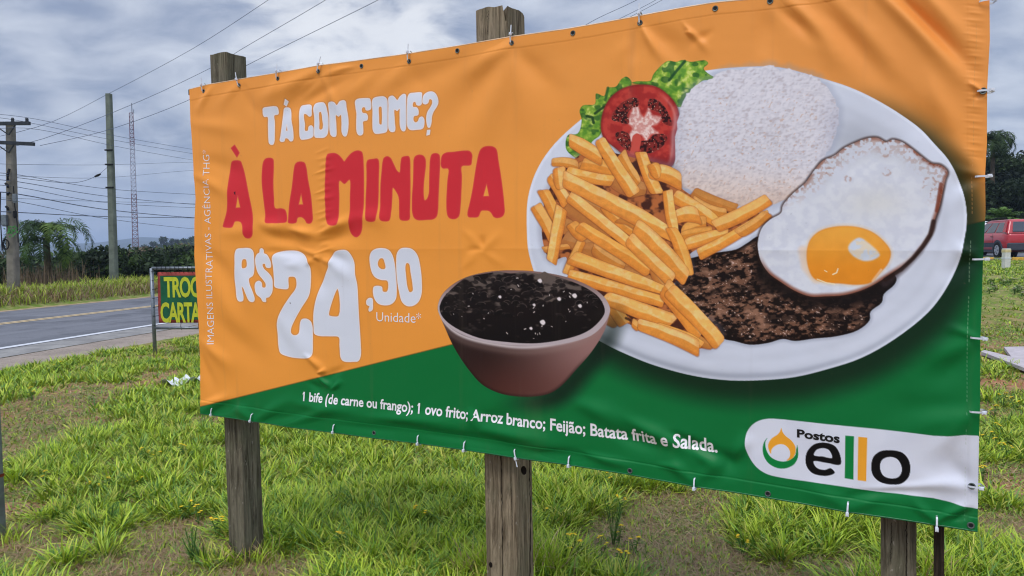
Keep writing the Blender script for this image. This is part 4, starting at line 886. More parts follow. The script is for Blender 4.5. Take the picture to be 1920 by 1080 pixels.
red = n.mix(n.smooth(vf, .3, .7), L4(160, 98, 72), L4(200, 144, 112))
soil = n.mix(n.smooth(big, .55, .66), soil, red)
turf = n.mix(n.smooth(fin, .35, .68), L4(66, 86, 32), L4(120, 140, 58))
gm = n.smooth(n.math('ADD', n.math('MULTIPLY', big, .5), n.math('MULTIPLY', med, .5)), .40, .56)
gcol = n.mix(gm, turf, soil)
cd = n.node('ShaderNodeVectorMath'); cd.operation = 'LENGTH'; n.put(cd, 0, geo)
gcol = n.mix(n.smooth(cd.outputs['Value'], 9, 22), gcol, n.mix(n.smooth(med, .4, .62), L4(112, 132, 56), L4(150, 144, 92)))
gcol = n.mix(n.smooth(cd.outputs['Value'], 60, 160), gcol, n.mix(n.smooth(n.noise(geo, .03, 8, .7), .4, .6), L4(28, 40, 30), L4(50, 60, 42)))
bsdf(n, gcol, .95, .1, n.math('ADD', fin, n.math('MULTIPLY', vf, .5)), .8, .03)
g = mesh_np('ground', np.stack([GX, GY, GZ], -1).reshape(-1, 3), GF, m_g, smooth=True); g['kind'] = 'structure'

# road: strips laid along the road direction (offset measured towards the viewer)
def strip(name, o0, o1, dz, mat, s0=-40, s1=260, n_=300, wob=0.0):
    s = np.linspace(s0, s1, n_); V = []
    for si in s:
        for j, o_ in enumerate((o0, o1)):
            oo = o_ + (wob * (fbm(np.array(si * .9), np.array(j * 7.0), 6, 3) - .5) if wob else 0)
            p = RDIR * si + RNRM * oo; V.append((p[0], p[1], -0.03 + dz))
    V = np.array(V); F = [(2 * i, 2 * i + 1, 2 * i + 3, 2 * i + 2) for i in range(n_ - 1)]
    o = mesh_np(name, V, np.array(F), mat); o['kind'] = 'structure'; return o
m_a, n = newmat('asphalt'); geo = n.node('ShaderNodeNewGeometry').outputs['Position']
lane = n.mapping(geo, (1, 1, 1), (0, 0, 0), (0, 0, math.atan2(RDIR[0], RDIR[1])))
st_ = n.noise(n.mapping(lane, (1.6, .05, 1)), 1.0, 4, .6); gr_ = n.noise(geo, 90, 3, .7); pt_ = n.noise(geo, .8, 6, .6)
ac = n.mix(n.smooth(st_, .3, .7), L4(88, 90, 96), L4(112, 113, 119)); ac = n.mix(n.smooth(gr_, .4, .75, 0, .5), ac, L4(150, 152, 156)); ac = n.mix(n.smooth(pt_, .48, .62, 0, .55), ac, L4(74, 76, 82))
bsdf(n, ac, .85, .25, gr_, .5, .01)
m_c, n = newmat('shoulder_concrete'); geo = n.node('ShaderNodeNewGeometry').outputs['Position']
ac = n.mix(n.smooth(n.noise(geo, 2.0, 6, .6), .35, .65), L4(124, 122, 120), L4(150, 148, 144)); ac = n.mix(n.smooth(n.noise(geo, 60, 3, .6), .45, .7, 0, .4), ac, L4(112, 108, 104)); bsdf(n, ac, .9, .2, n.noise(geo, 60, 3, .6), .4, .01)
m_gr, n = newmat('gravel'); geo = n.node('ShaderNodeNewGeometry').outputs['Position']
v_ = n.node('ShaderNodeTexVoronoi'); n.put(v_, 'Vector', geo); n.put(v_, 'Scale', 34.0)
ac = n.mix(n.smooth(n.noise(geo, 1.2, 6, .65), .35, .65), L4(112, 100, 92), L4(146, 132, 120)); ac = n.mix(n.smooth(v_.outputs['Distance'], .1, .6, 0, .55), ac, L4(164, 152, 140)); ac = n.mix(n.smooth(n.noise(geo, 8, 5, .7), .55, .72, 0, .6), ac, L4(104, 92, 80))
bsdf(n, ac, .95, .15, v_.outputs['Distance'], .7, .012)
m_sd = simple('sandy_edge', L4(164, 142, 118), .95, .1, 0, .2, 3)
def paint(name, base, wear):
    m, n = newmat(name); geo = n.node('ShaderNodeNewGeometry').outputs['Position']; w_ = n.noise(geo, 14, 6, .7)
    bsdf(n, n.mix(n.smooth(w_, .5, .75, 0, wear), base, L4(120, 122, 128)), .7, .3); return m
strip('road', -19.1, -11.55, .004, m_a); strip('shoulder', -11.55, -10.65, .010, m_c, wob=.05)
strip('gravel_verge', -10.65, -9.2, .002, m_gr, wob=.10); strip('road_edge', -19.7, -19.1, .0065, m_sd, wob=.25)
strip('road_marking', -11.82, -11.62, .013, paint('white_paint', L4(200, 202, 206), .8))
strip('road_marking', -16.02, -15.90, .012, paint('yellow_paint', L4(212, 186, 140), .5)); strip('road_marking', -15.78, -15.66, .012, bpy.data.materials['yellow_paint'])

# ================================================================== GRASS
def blades(B, L, W, D, lean, curl, col_lo, col_hi, rng):
    """B (n,3) roots; L lengths; D headings; lean 0..1 -> numpy strips of three segments"""
    n_ = len(B); h = np.stack([np.cos(D), np.sin(D), np.zeros(n_)], 1); sd = np.stack([-np.sin(D), np.cos(D), np.zeros(n_)], 1)
    tw = rng.uniform(-.9, .9, n_); sd = sd * np.cos(tw)[:, None] + h * np.sin(tw)[:, None]
    V = np.zeros((n_, 8, 3), np.float32); Cc = np.zeros((n_, 8, 3), np.float32); p = B.copy(); ang = lean.copy()
    prof = [1.0, 0.95, 0.62, 0.06]
    for k in range(4):
        w_ = (W * prof[k])[:, None]; V[:, 2 * k] = p - sd * w_ / 2; V[:, 2 * k + 1] = p + sd * w_ / 2
        t = k / 3; Cc[:, 2 * k] = Cc[:, 2 * k + 1] = col_lo * (1 - t) + col_hi * t  # darker towards the root: shade deep in the grass put into the colour
        if k < 3:
            st = (L / 3)[:, None]; p = p + st * (h * np.sin(ang)[:, None] + np.array([0, 0, 1]) * np.cos(ang)[:, None]); ang = ang + curl
    b = (np.arange(n_) * 8)[:, None]
    F = np.concatenate([b + np.array([2 * k, 2 * k + 1, 2 * k + 3, 2 * k + 2]) for k in range(3)], 0)
    return V.reshape(-1, 3), F, Cc.reshape(-1, 3)
class Acc:
    def __init__(s): s.V = []; s.F = []; s.C = []; s.n = 0
    def add(s, v, f, c): s.V.append(v); s.F.append(f + s.n); s.C.append(c); s.n += len(v)
    def build(s, name, mat, parent=None):
        return mesh_np(name, np.concatenate(s.V), np.concatenate(s.F), mat, parent, cols=np.concatenate(s.C))
M_grass = colattr('grass_blades', .45, .3, .12)
PATCH = [(*ghit(60, 770)[:2], .9), (*ghit(200, 730)[:2], .8), (*ghit(330, 700)[:2], .6), (*ghit(130, 750)[:2], .6), (*ghit(40, 815)[:2], .8), (*ghit(250, 1075)[:2], .55), (*ghit(80, 1010)[:2], .45), (*ghit(330, 985)[:2], .35), (*ghit(520, 1075)[:2], .4), (*ghit(1150, 1000)[:2], .5), (*ghit(1240, 1040)[:2], .5), (*ghit(1330, 1065)[:2], .35), (*ghit(1900, 900)[:2], .55), (*ghit(1880, 1000)[:2], .4), (*ghit(1890, 640)[:2], 1.6), (*ghit(1900, 560)[:2], 2.2), (*ghit(1560, 1060)[:2], .35)]
def lush(x, y):
    v = .44 + 2.3 * (fbm(x * .85, y * .85, 51, 3) - .36)
    for (a, b, r) in PATCH: v = v - .95 * np.exp(-((x - a) ** 2 + (y - b) ** 2) / (r * r * .72))
    for (a, b, r) in ((*ghit(700, 980)[:2], .7), (*ghit(620, 860)[:2], 1.0), (*ghit(1080, 900)[:2], .45), (*ghit(1420, 1010)[:2], .42), (*ghit(330, 830)[:2], .9), (*ghit(200, 930)[:2], .5), (*ghit(1040, 960)[:2], .3)):
        v = v + .8 * np.exp(-((x - a) ** 2 + (y - b) ** 2) / (r * r))
    v = v + .9 * (fbm(x * 3.6, y * 3.6, 91, 3) - .5)
    return np.clip(v, 0, 1)
def sample(n_, rmin, rmax, azl, azr, rng):
    r = np.sqrt(rng.uniform(rmin ** 2, rmax ** 2, n_)); a = np.radians(rng.uniform(azl, azr, n_))
    x, y = r * np.sin(a), r * np.cos(a); k = roff(x, y) > -9.25 + .25 * (vnoise(x * 3, y * 3, 2) - .5); return x[k], y[k]
def gcolr(n_, rng, kind):
    t = rng.uniform(0, 1, n_)[:, None]
    if kind == 'lush': a, b = lin((136, 172, 38)), lin((204, 222, 70))
    elif kind == 'deep': a, b = lin((84, 128, 46)), lin((138, 176, 70))
    elif kind == 'yellow': a, b = lin((176, 186, 70)), lin((210, 204, 96))
    else: a, b = lin((166, 132, 92)), lin((220, 190, 146))
    return a * (1 - t) + b * t
rg = np.random.default_rng(21); acc = Acc()
def tufts(n_, rmin, rmax, azl, azr, nb, Lm, Wm, thr=.25):
    x, y = sample(n_, rmin, rmax, azl, azr, rg); lv = lush(x, y); k = rg.uniform(0, 1, len(x)) < smst(lv, thr, .75); x, y, lv = x[k], y[k], lv[k]
    pr_ = np.hypot(x - .0, y)
    for kind, frac in (('lush', .56), ('deep', .24), ('yellow', .14), ('dry', .06)):
        nn_ = int(nb * frac)
        if nn_ < 1: nn_ = 1
        m = len(x); X_ = np.repeat(x, nn_); Y_ = np.repeat(y, nn_); q = rg.uniform(.5, 1.15, m)[:, None].repeat(nn_, 1).ravel()
        cnt = len(X_); hd = rg.uniform(0, 2 * math.pi, cnt); rad = np.abs(rg.normal(0, .055, cnt)) * (1 + Lm * 2)
        X_ = X_ + np.cos(hd) * rad; Y_ = Y_ + np.sin(hd) * rad
        L = Lm * q * rg.uniform(.45, 1.15, cnt) * (.75 if kind == 'dry' else 1); le = np.clip(rad / .12 * .35 + rg.uniform(.05, .75, cnt), 0, 1.35)
        if kind == 'dry': le = rg.uniform(.8, 1.5, cnt)
        c = gcolr(cnt, rg, kind) * (rg.uniform(.72, 1.12, m)[:, None].repeat(nn_, 1).ravel())[:, None]; Bp = np.stack([X_, Y_, terrain(X_, Y_) - .01], 1)
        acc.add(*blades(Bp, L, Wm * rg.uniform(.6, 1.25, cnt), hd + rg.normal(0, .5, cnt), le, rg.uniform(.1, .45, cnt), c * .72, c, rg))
tufts(2300, 2.9, 5.2, -38, 38, 70, .175, .0118)
tufts(2600, 5.2, 8.5, -40, 38, 50, .165, .013)
tufts(3600, 8.5, 15, -40, 40, 26, .17, .018)
tufts(3200, 15, 34, 22, 42, 14, .12, .03, .1)
tufts(900, 8, 14, -42, -18, 26, .17, .018, .0)
print('tuft verts', acc.n)
def cover(n_, rmin, rmax, azl, azr, Lm, Wm, dry):
    x, y = sample(n_, rmin, rmax, azl, azr, rg); n1_ = len(x)
    bare = fbm(x * 1.5, y * 1.5, 77, 3); k = rg.uniform(0, 1, n1_) < .50 + .5 * smst(bare, .36, .55); x, y = x[k], y[k]; n1_ = len(x)
    isd = rg.uniform(0, 1, n1_) < dry * (1.35 - lush(x, y)); c = np.where(isd[:, None], gcolr(n1_, rg, 'dry') * rg.uniform(.45, 1.0, n1_)[:, None], np.where((rg.uniform(0, 1, n1_) < .45)[:, None], gcolr(n1_, rg, 'deep'), gcolr(n1_, rg, 'lush') * .85))
    le = np.where(isd, rg.uniform(1.2, 1.62, n1_), rg.uniform(.2, 1.3, n1_)); L = Lm * rg.uniform(.4, 1.3, n1_) * np.where(isd, 1.7, 1)
    W_ = Wm * np.where(isd, .42, 1.0) * rg.uniform(.6, 1.3, n1_)
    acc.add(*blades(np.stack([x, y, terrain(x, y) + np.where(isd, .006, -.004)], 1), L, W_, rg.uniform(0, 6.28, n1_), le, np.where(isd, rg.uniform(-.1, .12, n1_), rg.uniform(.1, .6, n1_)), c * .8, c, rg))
cover(230000, 2.9, 5.5, -38, 38, .055, .0062, .52)
cover(170000, 5.5, 10, -40, 38, .06, .010, .45)
cover(26000, 2.9, 8.5, -40, 38, .030, .016, .04)
cover(9000, 2.9, 7, -40, 38, .10, .006, 3.0)
cover(60000, 10, 16, -42, 40, .07, .018, .35)
cover(36000, 14, 34, 20, 42, .08, .026, .42)
print('grass verts', acc.n)
o = acc.build('grass', M_grass); tag(o, 'green grass growing in clumps over dry soil around the banner posts', 'grass', kind='stuff')

# weeds crowding the feet of the posts
acc = Acc()
for (X, Y, n_, Lh) in ((440, 1052, 200, .10), (490, 1046, 200, .12), (900, 1090, 260, .22), (1015, 1085, 320, .26), (1645, 1110, 200, .2), (1740, 1100, 240, .24), (4, 1015, 120, .12), (293, 668, 90, .12)):
    P = ghit(X, Y); bx = P[0] + rg.normal(0, .07, n_); by = P[1] + rg.normal(0, .05, n_) ; c = gcolr(n_, rg, 'lush'); kd = rg.uniform(0, 1, n_) < .25; c[kd] = gcolr(int(kd.sum()), rg, 'dry')
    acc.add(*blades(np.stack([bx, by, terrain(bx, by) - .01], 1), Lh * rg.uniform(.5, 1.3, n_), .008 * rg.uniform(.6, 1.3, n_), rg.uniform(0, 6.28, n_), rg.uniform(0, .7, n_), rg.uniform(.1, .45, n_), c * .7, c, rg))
o = acc.build('grass', M_grass); tag(o, 'longer grass crowding the feet of the banner posts', 'grass', kind='stuff')
# clods and pebbles on the bare soil
ico = bmesh.new(); bmesh.ops.create_icosphere(ico, subdivisions=1, radius=1.0); IV = np.array([v.co[:] for v in ico.verts]); IF = np.array([[v.index for v in f.verts] for f in ico.faces]); ico.free()
x, y = sample(9000, 2.9, 10, -40, 38, rg); k = rg.uniform(0, 1, len(x)) > smst(lush(x, y), .1, .5); x, y = x[k], y[k]; m = len(x)
r_ = .0035 + .011 * rg.uniform(0, 1, m) ** 4 ; Vp = IV[None] * r_[:, None, None] * rg.uniform(.7, 1.3, (m, 12, 1)) * np.array([1, 1, .7]) + np.stack([x, y, terrain(x, y) + r_ * .25], 1)[:, None]
cp = (lin((150, 112, 84)) * rg.uniform(.6, 1.25, (m, 1))); cp[rg.uniform(0, 1, m) < .15] = lin((176, 168, 156))
Fp = (IF[None] + (np.arange(m) * 12)[:, None, None]).reshape(-1, 3)
o = mesh_np('pebbles', Vp.reshape(-1, 3), Fp, colattr('pebble', .9, .15), cols=np.repeat(cp, 12, 0)); tag(o, 'small clods and pebbles strewn over the bare soil', 'pebbles', kind='stuff')

# far verge: rough bank of tall grass beyond the road
acc = Acc(); n_ = 30000
s = rg.uniform(2, 62, n_); o_ = -19.75 - np.abs(rg.normal(0, 1.6, n_)); x = RDIR[0] * s + RNRM[0] * o_; y = RDIR[1] * s + RNRM[1] * o_
front = o_ > -20.5; c = np.where((rg.uniform(0, 1, n_) < np.where(front, .62, .18))[:, None], gcolr(n_, rg, 'dry') * .62, np.where((rg.uniform(0, 1, n_) < .35)[:, None], gcolr(n_, rg, 'yellow') * .8, gcolr(n_, rg, 'lush') * .85))
hh = .20 + .32 * fbm(s * .35, o_ * .5, 3, 3)
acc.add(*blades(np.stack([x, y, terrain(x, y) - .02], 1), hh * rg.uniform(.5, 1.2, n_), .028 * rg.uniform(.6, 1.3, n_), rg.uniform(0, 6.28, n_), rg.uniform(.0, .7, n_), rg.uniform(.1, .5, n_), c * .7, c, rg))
o = acc.build('roadside_grass', M_grass); tag(o, 'rough tall grass on the bank along the far side of the road', 'grass', kind='stuff')

# small flowering weeds
M_stem = simple('weed_green', L4(74, 108, 46), .7, .2); M_petal = simple('yellow_petal', L4(226, 194, 40), .6, .3); M_pw = simple('white_petal', L4(214, 208, 190), .6, .3)
def weed(name, pet, label, h):
    mb = MB(); rnd = random.Random(len(name))
    for k in range(5):
        a = rnd.uniform(0, 6.28); t = np.array([math.cos(a) * h * .28, math.sin(a) * h * .28, h * rnd.uniform(.75, 1.1)])
        mb.mi = 0; mb.tube([(0, 0, -.02), t * [.5, .5, .6], t], .0014, 4); mb.mi = 1
        mb.add([t] + [t + [math.cos(b) * (.011 if q % 2 else .006), math.sin(b) * (.011 if q % 2 else .006), .004] for q, b in enumerate(np.linspace(0, 6.28, 13)[:-1])], [(0, q + 1, (q + 1) % 12 + 1) for q in range(12)])
        mb.mi = 0
        for q in range(3):
            p = t * rnd.uniform(.2, .8); b = rnd.uniform(0, 6.28); mb.add([p, p + [math.cos(b) * .02, math.sin(b) * .02, .008], p + [math.cos(b + .3) * .035, math.sin(b + .3) * .035, .004]], [(0, 1, 2)])
    return tag(mb.build(name, [M_stem, pet]), label, 'flower')
def scatter(root, pts, group):
    root['group'] = group
    for i, (X, Y, sc_) in enumerate(pts):
        if i == 0: r_ = root
        else: r_ = root.copy(); COL.objects.link(r_)
        P = ghit(X, Y); r_.location = P; r_.rotation_euler = (0, 0, i * 1.7); r_.scale = (sc_,) * 3
yf = weed('yellow_wildflower', M_petal, 'small yellow wildflower on a thin green stem in the grass', .10)
YP = [(272,868,1.1),(345,860,1.2),(295,872,1),(83,912,1),(178,932,1),(205,918,.9),(350,975,1.1),(372,985,1.1),(408,1010,1.2),(412,1000,1),(262,918,.8),(788,990,1.2),(640,1030,1),(1018,985,1),(1142,915,1),(1165,960,1),(1072,1040,1.2),(1078,1060,1.2),(1130,1045,1),(1170,1075,1.2),(1190,1040,1),(1160,1022,1),(1392,1042,1),(1842,905,1.2),(1850,840,1.3),(1868,850,1.1),(1890,862,1.2),(1880,762,1.4),(1862,790,1.4),(1902,772,1.3),(1872,820,1.2),(1040,880,.8),(108,700,1.5),(60,752,1.4),(310,688,1.4)]
scatter(yf, YP, 'yellow wildflowers scattered in the grass')
wf = weed('white_wildflower', M_pw, 'small white clover flower low in the lawn right of the banner', .05)
WP = [(1858,533,3),(1862,540,2.6),(1864,548,3),(1880,536,3),(1892,534,2.6),(1903,552,3.2),(1912,550,2.8),(1908,546,3),(1856,551,2.6),(1874,529,2.4),(1915,558,2.6),(1900,530,2.4)]
scatter(wf, WP, 'white clover flowers in the lawn right of the banner')
def fern(name, X, Y, h, label):
    P = ghit(X, Y); root = empty(name, P); mb = MB(); fo = MB(); rnd = random.Random(int(X))
    for k in range(9):
        a = rnd.uniform(0, 6.28); hh_ = h * rnd.uniform(.6, 1.1); t = np.array([math.cos(a) * .05, math.sin(a) * .05, hh_]); mb.tube([(0, 0, -.02), t * [.4, .4, .5], t], .0016, 4)
        for q in range(34):
            f = rnd.uniform(.15, 1); p = t * f; b = rnd.uniform(0, 6.28); l = .035 * (1.2 - f * .6)
            d_ = np.array([math.cos(b) * l, math.sin(b) * l, l * .55]); s_ = np.array([-math.sin(b), math.cos(b), 0]) * .0016; fo.add([p - s_, p + s_, p + d_], [(0, 1, 2)])
    mb.build('stem', M_stem, root); fo.build('foliage', simple('feathery_green', L4(86, 128, 52), .7, .2), root); return tag(root, label, 'weed')
fern('feathery_weed', 1150, 1025, .26, 'dark green feathery weed standing in the bare patch right of the middle post')
fern('feathery_weed', 362, 1055, .20, 'thin feathery weed standing just left of the left banner post')
fern('feathery_weed', 208, 985, .13, 'low wispy weed in bare soil between the grey metal post and the left wooden post')

# litter
mb = MB(); rnd = random.Random(4); P = ghit(352, 722); n1_ = 14; V = []
for i in range(n1_):
    for j in range(8): V.append((i / 13 * .62 - .31 + rnd.uniform(-.012, .012), j / 7 * .30 - .15 + rnd.uniform(-.02, .02) + .03 * math.sin(i * .8), max(.01, .05 + .07 * math.sin(i * .9 + j * .5) * math.cos(j * .9) + rnd.uniform(-.025, .025) + (.05 if i > 9 else 0))))
mb.add(V, [(i * 8 + j, i * 8 + j + 1, (i + 1) * 8 + j + 1, (i + 1) * 8 + j) for i in range(n1_ - 1) for j in range(7)])
o = mb.build('plastic_bag', simple('white_plastic', L4(222, 224, 232), .4, .5, 0, .05), None, True); o.location = P
sl = o.modifiers.new('s', 'SOLIDIFY'); sl.thickness = .002; sb = o.modifiers.new('u', 'SUBSURF'); sb.levels = sb.render_levels = 1
tag(o, 'crumpled white plastic bag lying in the grass by the left edge of the banner', 'plastic bag')
A_ = [ghit(1838, 667), ghit(1880, 658), ghit(1935, 660), ghit(1960, 712), ghit(1875, 679)]
mb = MB(); top = [np.array([p[0], p[1], p[2] + .07]) for p in (ghit(1839, 668), ghit(1846, 665), ghit(1896, 678), ghit(1882, 659), ghit(1990, 657), ghit(2010, 735))]
org = top[0].copy(); V = [p - org for p in top] + [p - org - [0, 0, .045] for p in top]; k = len(top)
mb.add(V, [tuple(range(k))[::-1], tuple(range(k, 2 * k))] + [(i, (i + 1) % k, (i + 1) % k + k, i + k) for i in range(k)])
o = mb.build('broken_board', simple('chalky_board', L4(176, 168, 170), .9, .15, 0, .12, 6)); o.location = org; tag(o, 'pale broken board lying flat on the grass right of the banner', 'board')
HAZE = 0.0004
# ================================================================== STREET FURNITURE, SIGN
def box_thing(mb, a, b, w_, d_, n_=None):            # square bar from a to b
    a = np.asarray(a, float); b = np.asarray(b, float); d = b - a; L = np.linalg.norm(d); d /= L
    r_ = np.array(BH) if abs(d[2]) > .9 else np.cross(d, [0, 0, 1.0]); r_ = r_ - d * (r_ @ d); r_ /= np.linalg.norm(r_); u_ = np.cross(r_, d)
    mb.box((a + b) / 2, (L, w_, d_), np.array([d, r_, u_]).T)
P = ghit(-4, 1012); top_ = at(-4, 563, P[1]); mb = MB(); h_ = top_[2] - P[2]
mb.box((0, 0, h_ / 2 - .1), (.065, .065, h_ + .2)); mb.box((0, 0, h_ + .004), (.071, .071, .008)); root = empty('metal_post', P, R(-20)); o = mb.build('tube', M_steel, root)
o.modifiers.new('b', 'BEVEL').width = .004
mb = MB(); mb.box((.0, 0, at(0, 892, P[1])[2] - P[2]), (.069, .069, .018)); mb.build('rusty_band', simple('rust', L4(122, 58, 38), .9, .2, .1, .4, 60), root)
mb = MB(); mb.box((0, 0, h_ - .05), (.068, .068, .03)); mb.build('top_clamp', M_dark, root)
tag(root, 'grey galvanised metal post at the far left edge with a rusty band', 'post')

# small roadside sign, seen square on
SP = ghit(291, 666); sd_ = np.array([SP[0], SP[1]]); dep = SP[1]
rt = at(420, 600, dep * .97) ; A = at(288, 503, dep); Bp = at(293, 622, dep)
sx = np.array([1.0, -.06, 0]); sx /= np.linalg.norm(sx); SC = dep / FPX
root = empty('roadside_sign', SP); zt = A[2] - SP[2]; zb = at(290, 615, dep)[2] - SP[2]; Wd = 1.02
mb = MB(); r_ = .030
mb.tube([(0, 0, -.2), (-.01, 0, zt)], r_, 10); mb.tube([sx * Wd + [0, 0, -.2], sx * Wd + [0, 0, zt]], r_, 10)
for z_ in (zt, zb): mb.tube([[0, 0, z_], sx * Wd + [0, 0, z_]], .024, 8)
mb.build('frame', M_steel, root, True)
nrm = np.array([sx[1], -sx[0], 0]); 
def quad(mb, x0, x1, z0, z1, off): mb.add([sx * x0 + nrm * off + [0, 0, z0], sx * x1 + nrm * off + [0, 0, z0], sx * x1 + nrm * off + [0, 0, z1], sx * x0 + nrm * off + [0, 0, z1]], [(0, 1, 2, 3)])
M_sg = simple('faded_green_canvas', L4(22, 88, 58), .7, .3, 0, .25, 6); M_sr = simple('faded_red_canvas', L4(150, 60, 54), .7, .3, 0, .3, 9); M_sy = simple('yellow_lettering', L4(190, 194, 48), .6, .3, 0, .1, 14)
mb = MB(); nx, nz = 30, 14; V = []
x0, x1, z0, z1 = .085, Wd - .085, zb + .085, zt - .065
for j in range(nz + 1):
    for i in range(nx + 1):
        V.append(sx * (x0 + (x1 - x0) * i / nx) + nrm * (.008 * math.sin(i * .9 + j * .4)) + [0, 0, z0 + (z1 - z0) * j / nz])
ii = [(j * (nx + 1) + i, j * (nx + 1) + i + 1, (j + 1) * (nx + 1) + i + 1, (j + 1) * (nx + 1) + i) for j in range(nz) for i in range(nx)]
mb.add(V, ii); o = mb.build('canvas', M_sr, root, True); o.modifiers.new('s', 'SOLIDIFY').thickness = .003
mb = MB(); quad(mb, x0 + .055, x1 - .055, z0 + .055, z1 - .06, .014); mb.build('green_panel', M_sg, root)
for k in range(7): z_ = zb + .05 + (zt - zb - .1) * k / 6; mb = MB(); mb.tube([np.array([-.036, 0, z_]), sx * .02 - nrm * .035 * -1 + [0, 0, z_], sx * .1 + nrm * .014 + [0, 0, z_ + .01]], .0045, 5); mb.build('lashing', M_black, root)
for k in range(12): x_ = .1 + k * (Wd - .2) / 11; mb = MB(); mb.tube([sx * x_ + nrm * .03 + [0, 0, zt + .026], sx * x_ + nrm * .034 + [0, 0, zt - .03], sx * x_ + nrm * .012 + [0, 0, z1 - .02]], .0045, 5); mb.build('lashing', M_black, root)
for k in (5, 9): x_ = .1 + k * (Wd - .2) / 11; mb = MB(); mb.tube([sx * x_ + nrm * .012 + [0, 0, z0 + .02], sx * x_ + nrm * .03 + [0, 0, zb + .02], sx * x_ + nrm * .0 + [0, 0, zb - .03]], .005, 5); mb.build('lashing', M_black, root)
def sign_text(body, pxl, pxr, yb, yt):
    V, Fc = text_mesh(body, .03, .88); xl = (at(pxl, yb, dep) - SP) @ sx; xr = (at(pxr, yb, dep) - SP) @ sx; zb_ = at(pxl, yb, dep)[2] - SP[2]; zt_ = at(pxl, yt, dep)[2] - SP[2]
    x0_, x1_ = V[:, 0].min(), V[:, 0].max(); mb = MB()
    mb.add([sx * (xl + (v[0] - x0_) / (x1_ - x0_) * (xr - xl)) + nrm * .0185 + [0, 0, zb_ + v[1] / CAPH * (zt_ - zb_)] for v in V], Fc); mb.build('lettering', M_sy, root)
sign_text('TROC', 310, 379, 556, 521); sign_text('CARTA', 303, 381, 603, 568.5)
tag(root, 'small green roadside sign with red border and yellow lettering, left of the banner', 'sign')

# white bollard on the right
P = ghit(1886, 503); root = empty('bollard', P); h_ = at(1886, 466, P[1])[2] - P[2]; wv = 10.5 / FPX * P[1]
mb = MB(); mb.box((0, 0, h_ / 2 - .1), (wv, wv, h_ + .2)); o = mb.build('post_body', simple('white_paint_post', L4(206, 204, 198), .7, .3, 0, .1, 20), root); o.modifiers.new('b', 'BEVEL').width = .01
mb = MB(); mb.box((0, 0, h_ * .52), (wv * 1.12, wv * 1.12, .03)); mb.build('collar', M_tie, root)
mb = MB(); mb.box((0, 0, h_ * .88), (wv * 1.04, wv * 1.04, .09)); mb.build('reflective_band', simple('cream_band', L4(206, 188, 140), .6, .3), root)
tag(root, 'short white square bollard in front of the red car', 'bollard')

# ================================================================== POLES AND CABLES
M_conc = simple('pole_concrete', L4(122, 116, 106), .9, .2, 0, .22, 4); M_pgreen = simple('greenish_pole', L4(108, 114, 104), .9, .2, 0, .22, 3)
def conc_pole(name, X, yt, yb, depth, wt, wb, mat, label, dx=0):
    a = at(X, yb, depth); b = at(X - dx, yt, depth); root = empty(name, (a[0], a[1], tz(a[0], a[1]))); L = b[2] - root.location[2]
    mb = MB(); V = []; lean = (b[0] - a[0]); m_ = 12
    for k in range(m_ + 1):
        t = k / m_; w_ = wb + (wt - wb) * t
        for (p, q) in ((-.5, -.36), (-.36, -.5), (.36, -.5), (.5, -.36), (.5, .36), (.36, .5), (-.36, .5), (-.5, .36)): V.append((p * w_ + lean * t, q * w_, -.6 + (L + .6) * t))
    mb.add(V, [(k * 8 + i, k * 8 + (i + 1) % 8, (k + 1) * 8 + (i + 1) % 8, (k + 1) * 8 + i) for k in range(m_) for i in range(8)] + [tuple(m_ * 8 + i for i in range(8))])
    mb.build('shaft', mat, root); tag(root, label, 'utility pole'); return root, L, depth / FPX
pA, LA, kA = conc_pole('utility_pole', 25, 232, 556, 24.0, .22, .32, M_conc, 'grey concrete utility pole with crossarms at the left edge, behind the palm road verge', 5)
pA['label'] = 'weathered concrete utility pole with two crossarms and equipment boxes at the far left'
def zA(y): return at(22, y, 24.0)[2] - pA.location[2]
def xA(x, y): return at(x, y, 24.0)[0] - pA.location[0]
for (yy, xa, xb, tilt) in ((235, -30, 65, -.02), (268, -30, 73, .09)):
    mb = MB(); a = np.array([xA(xa, yy), -.24, zA(yy) + (.02)]); b = np.array([xA(xb, yy), -.24, zA(yy) - tilt * .9]); box_thing(mb, a, b, .10, .11)
    arm = mb.build('crossarm', M_dark, pA)
    mb = MB()
    for sx_ in (38, 0): box_thing(mb, (xA(sx_, yy), -.24, zA(yy + 2)), (xA(24, yy), -.22, zA(yy + 20)), .03, .03)
    mb.build('brace', M_dark, arm)
    if yy == 235:
        for xi in (33.5, 60, -14):
            mb = MB(); c = np.array([xA(xi, yy), -.24, zA(232)]); mb.tube([c, c + [0, 0, .03], c + [0, 0, .03], c + [0, 0, .09], c + [0, 0, .10], c + [0, 0, .15]], [.02, .02, .05, .045, .055, .03], 8); mb.build('insulator', M_dark, arm)
for (xi, yi, ww, hh_, mt) in ((36, 372, .12, .26, M_steel), (16.5, 413, .17, .34, M_steel), (36, 402, .08, .2, M_black)):
    mb = MB(); mb.box((xA(xi, yi), -.2, zA(yi)), (ww, .12, hh_)); mb.box((xA(xi, yi), -.2, zA(yi) - hh_ / 2 - .02), (ww * .8, .1, .04)); o = mb.build('equipment_box', mt, pA); o.modifiers.new('b', 'BEVEL').width = .012
mb = MB(); c = np.array([xA(21, 458), -.24, zA(458)]); mb.tube([c + [math.cos(a) * .09, 0, math.sin(a) * .15] for a in np.linspace(0, 6.28, 19)], .02, 6, False); mb.tube([c + [math.cos(a) * .11, -.03, math.sin(a) * .17] for a in np.linspace(.3, 6.5, 19)], .016, 6, False); mb.build('cable_coil', M_black, pA)
mb = MB()
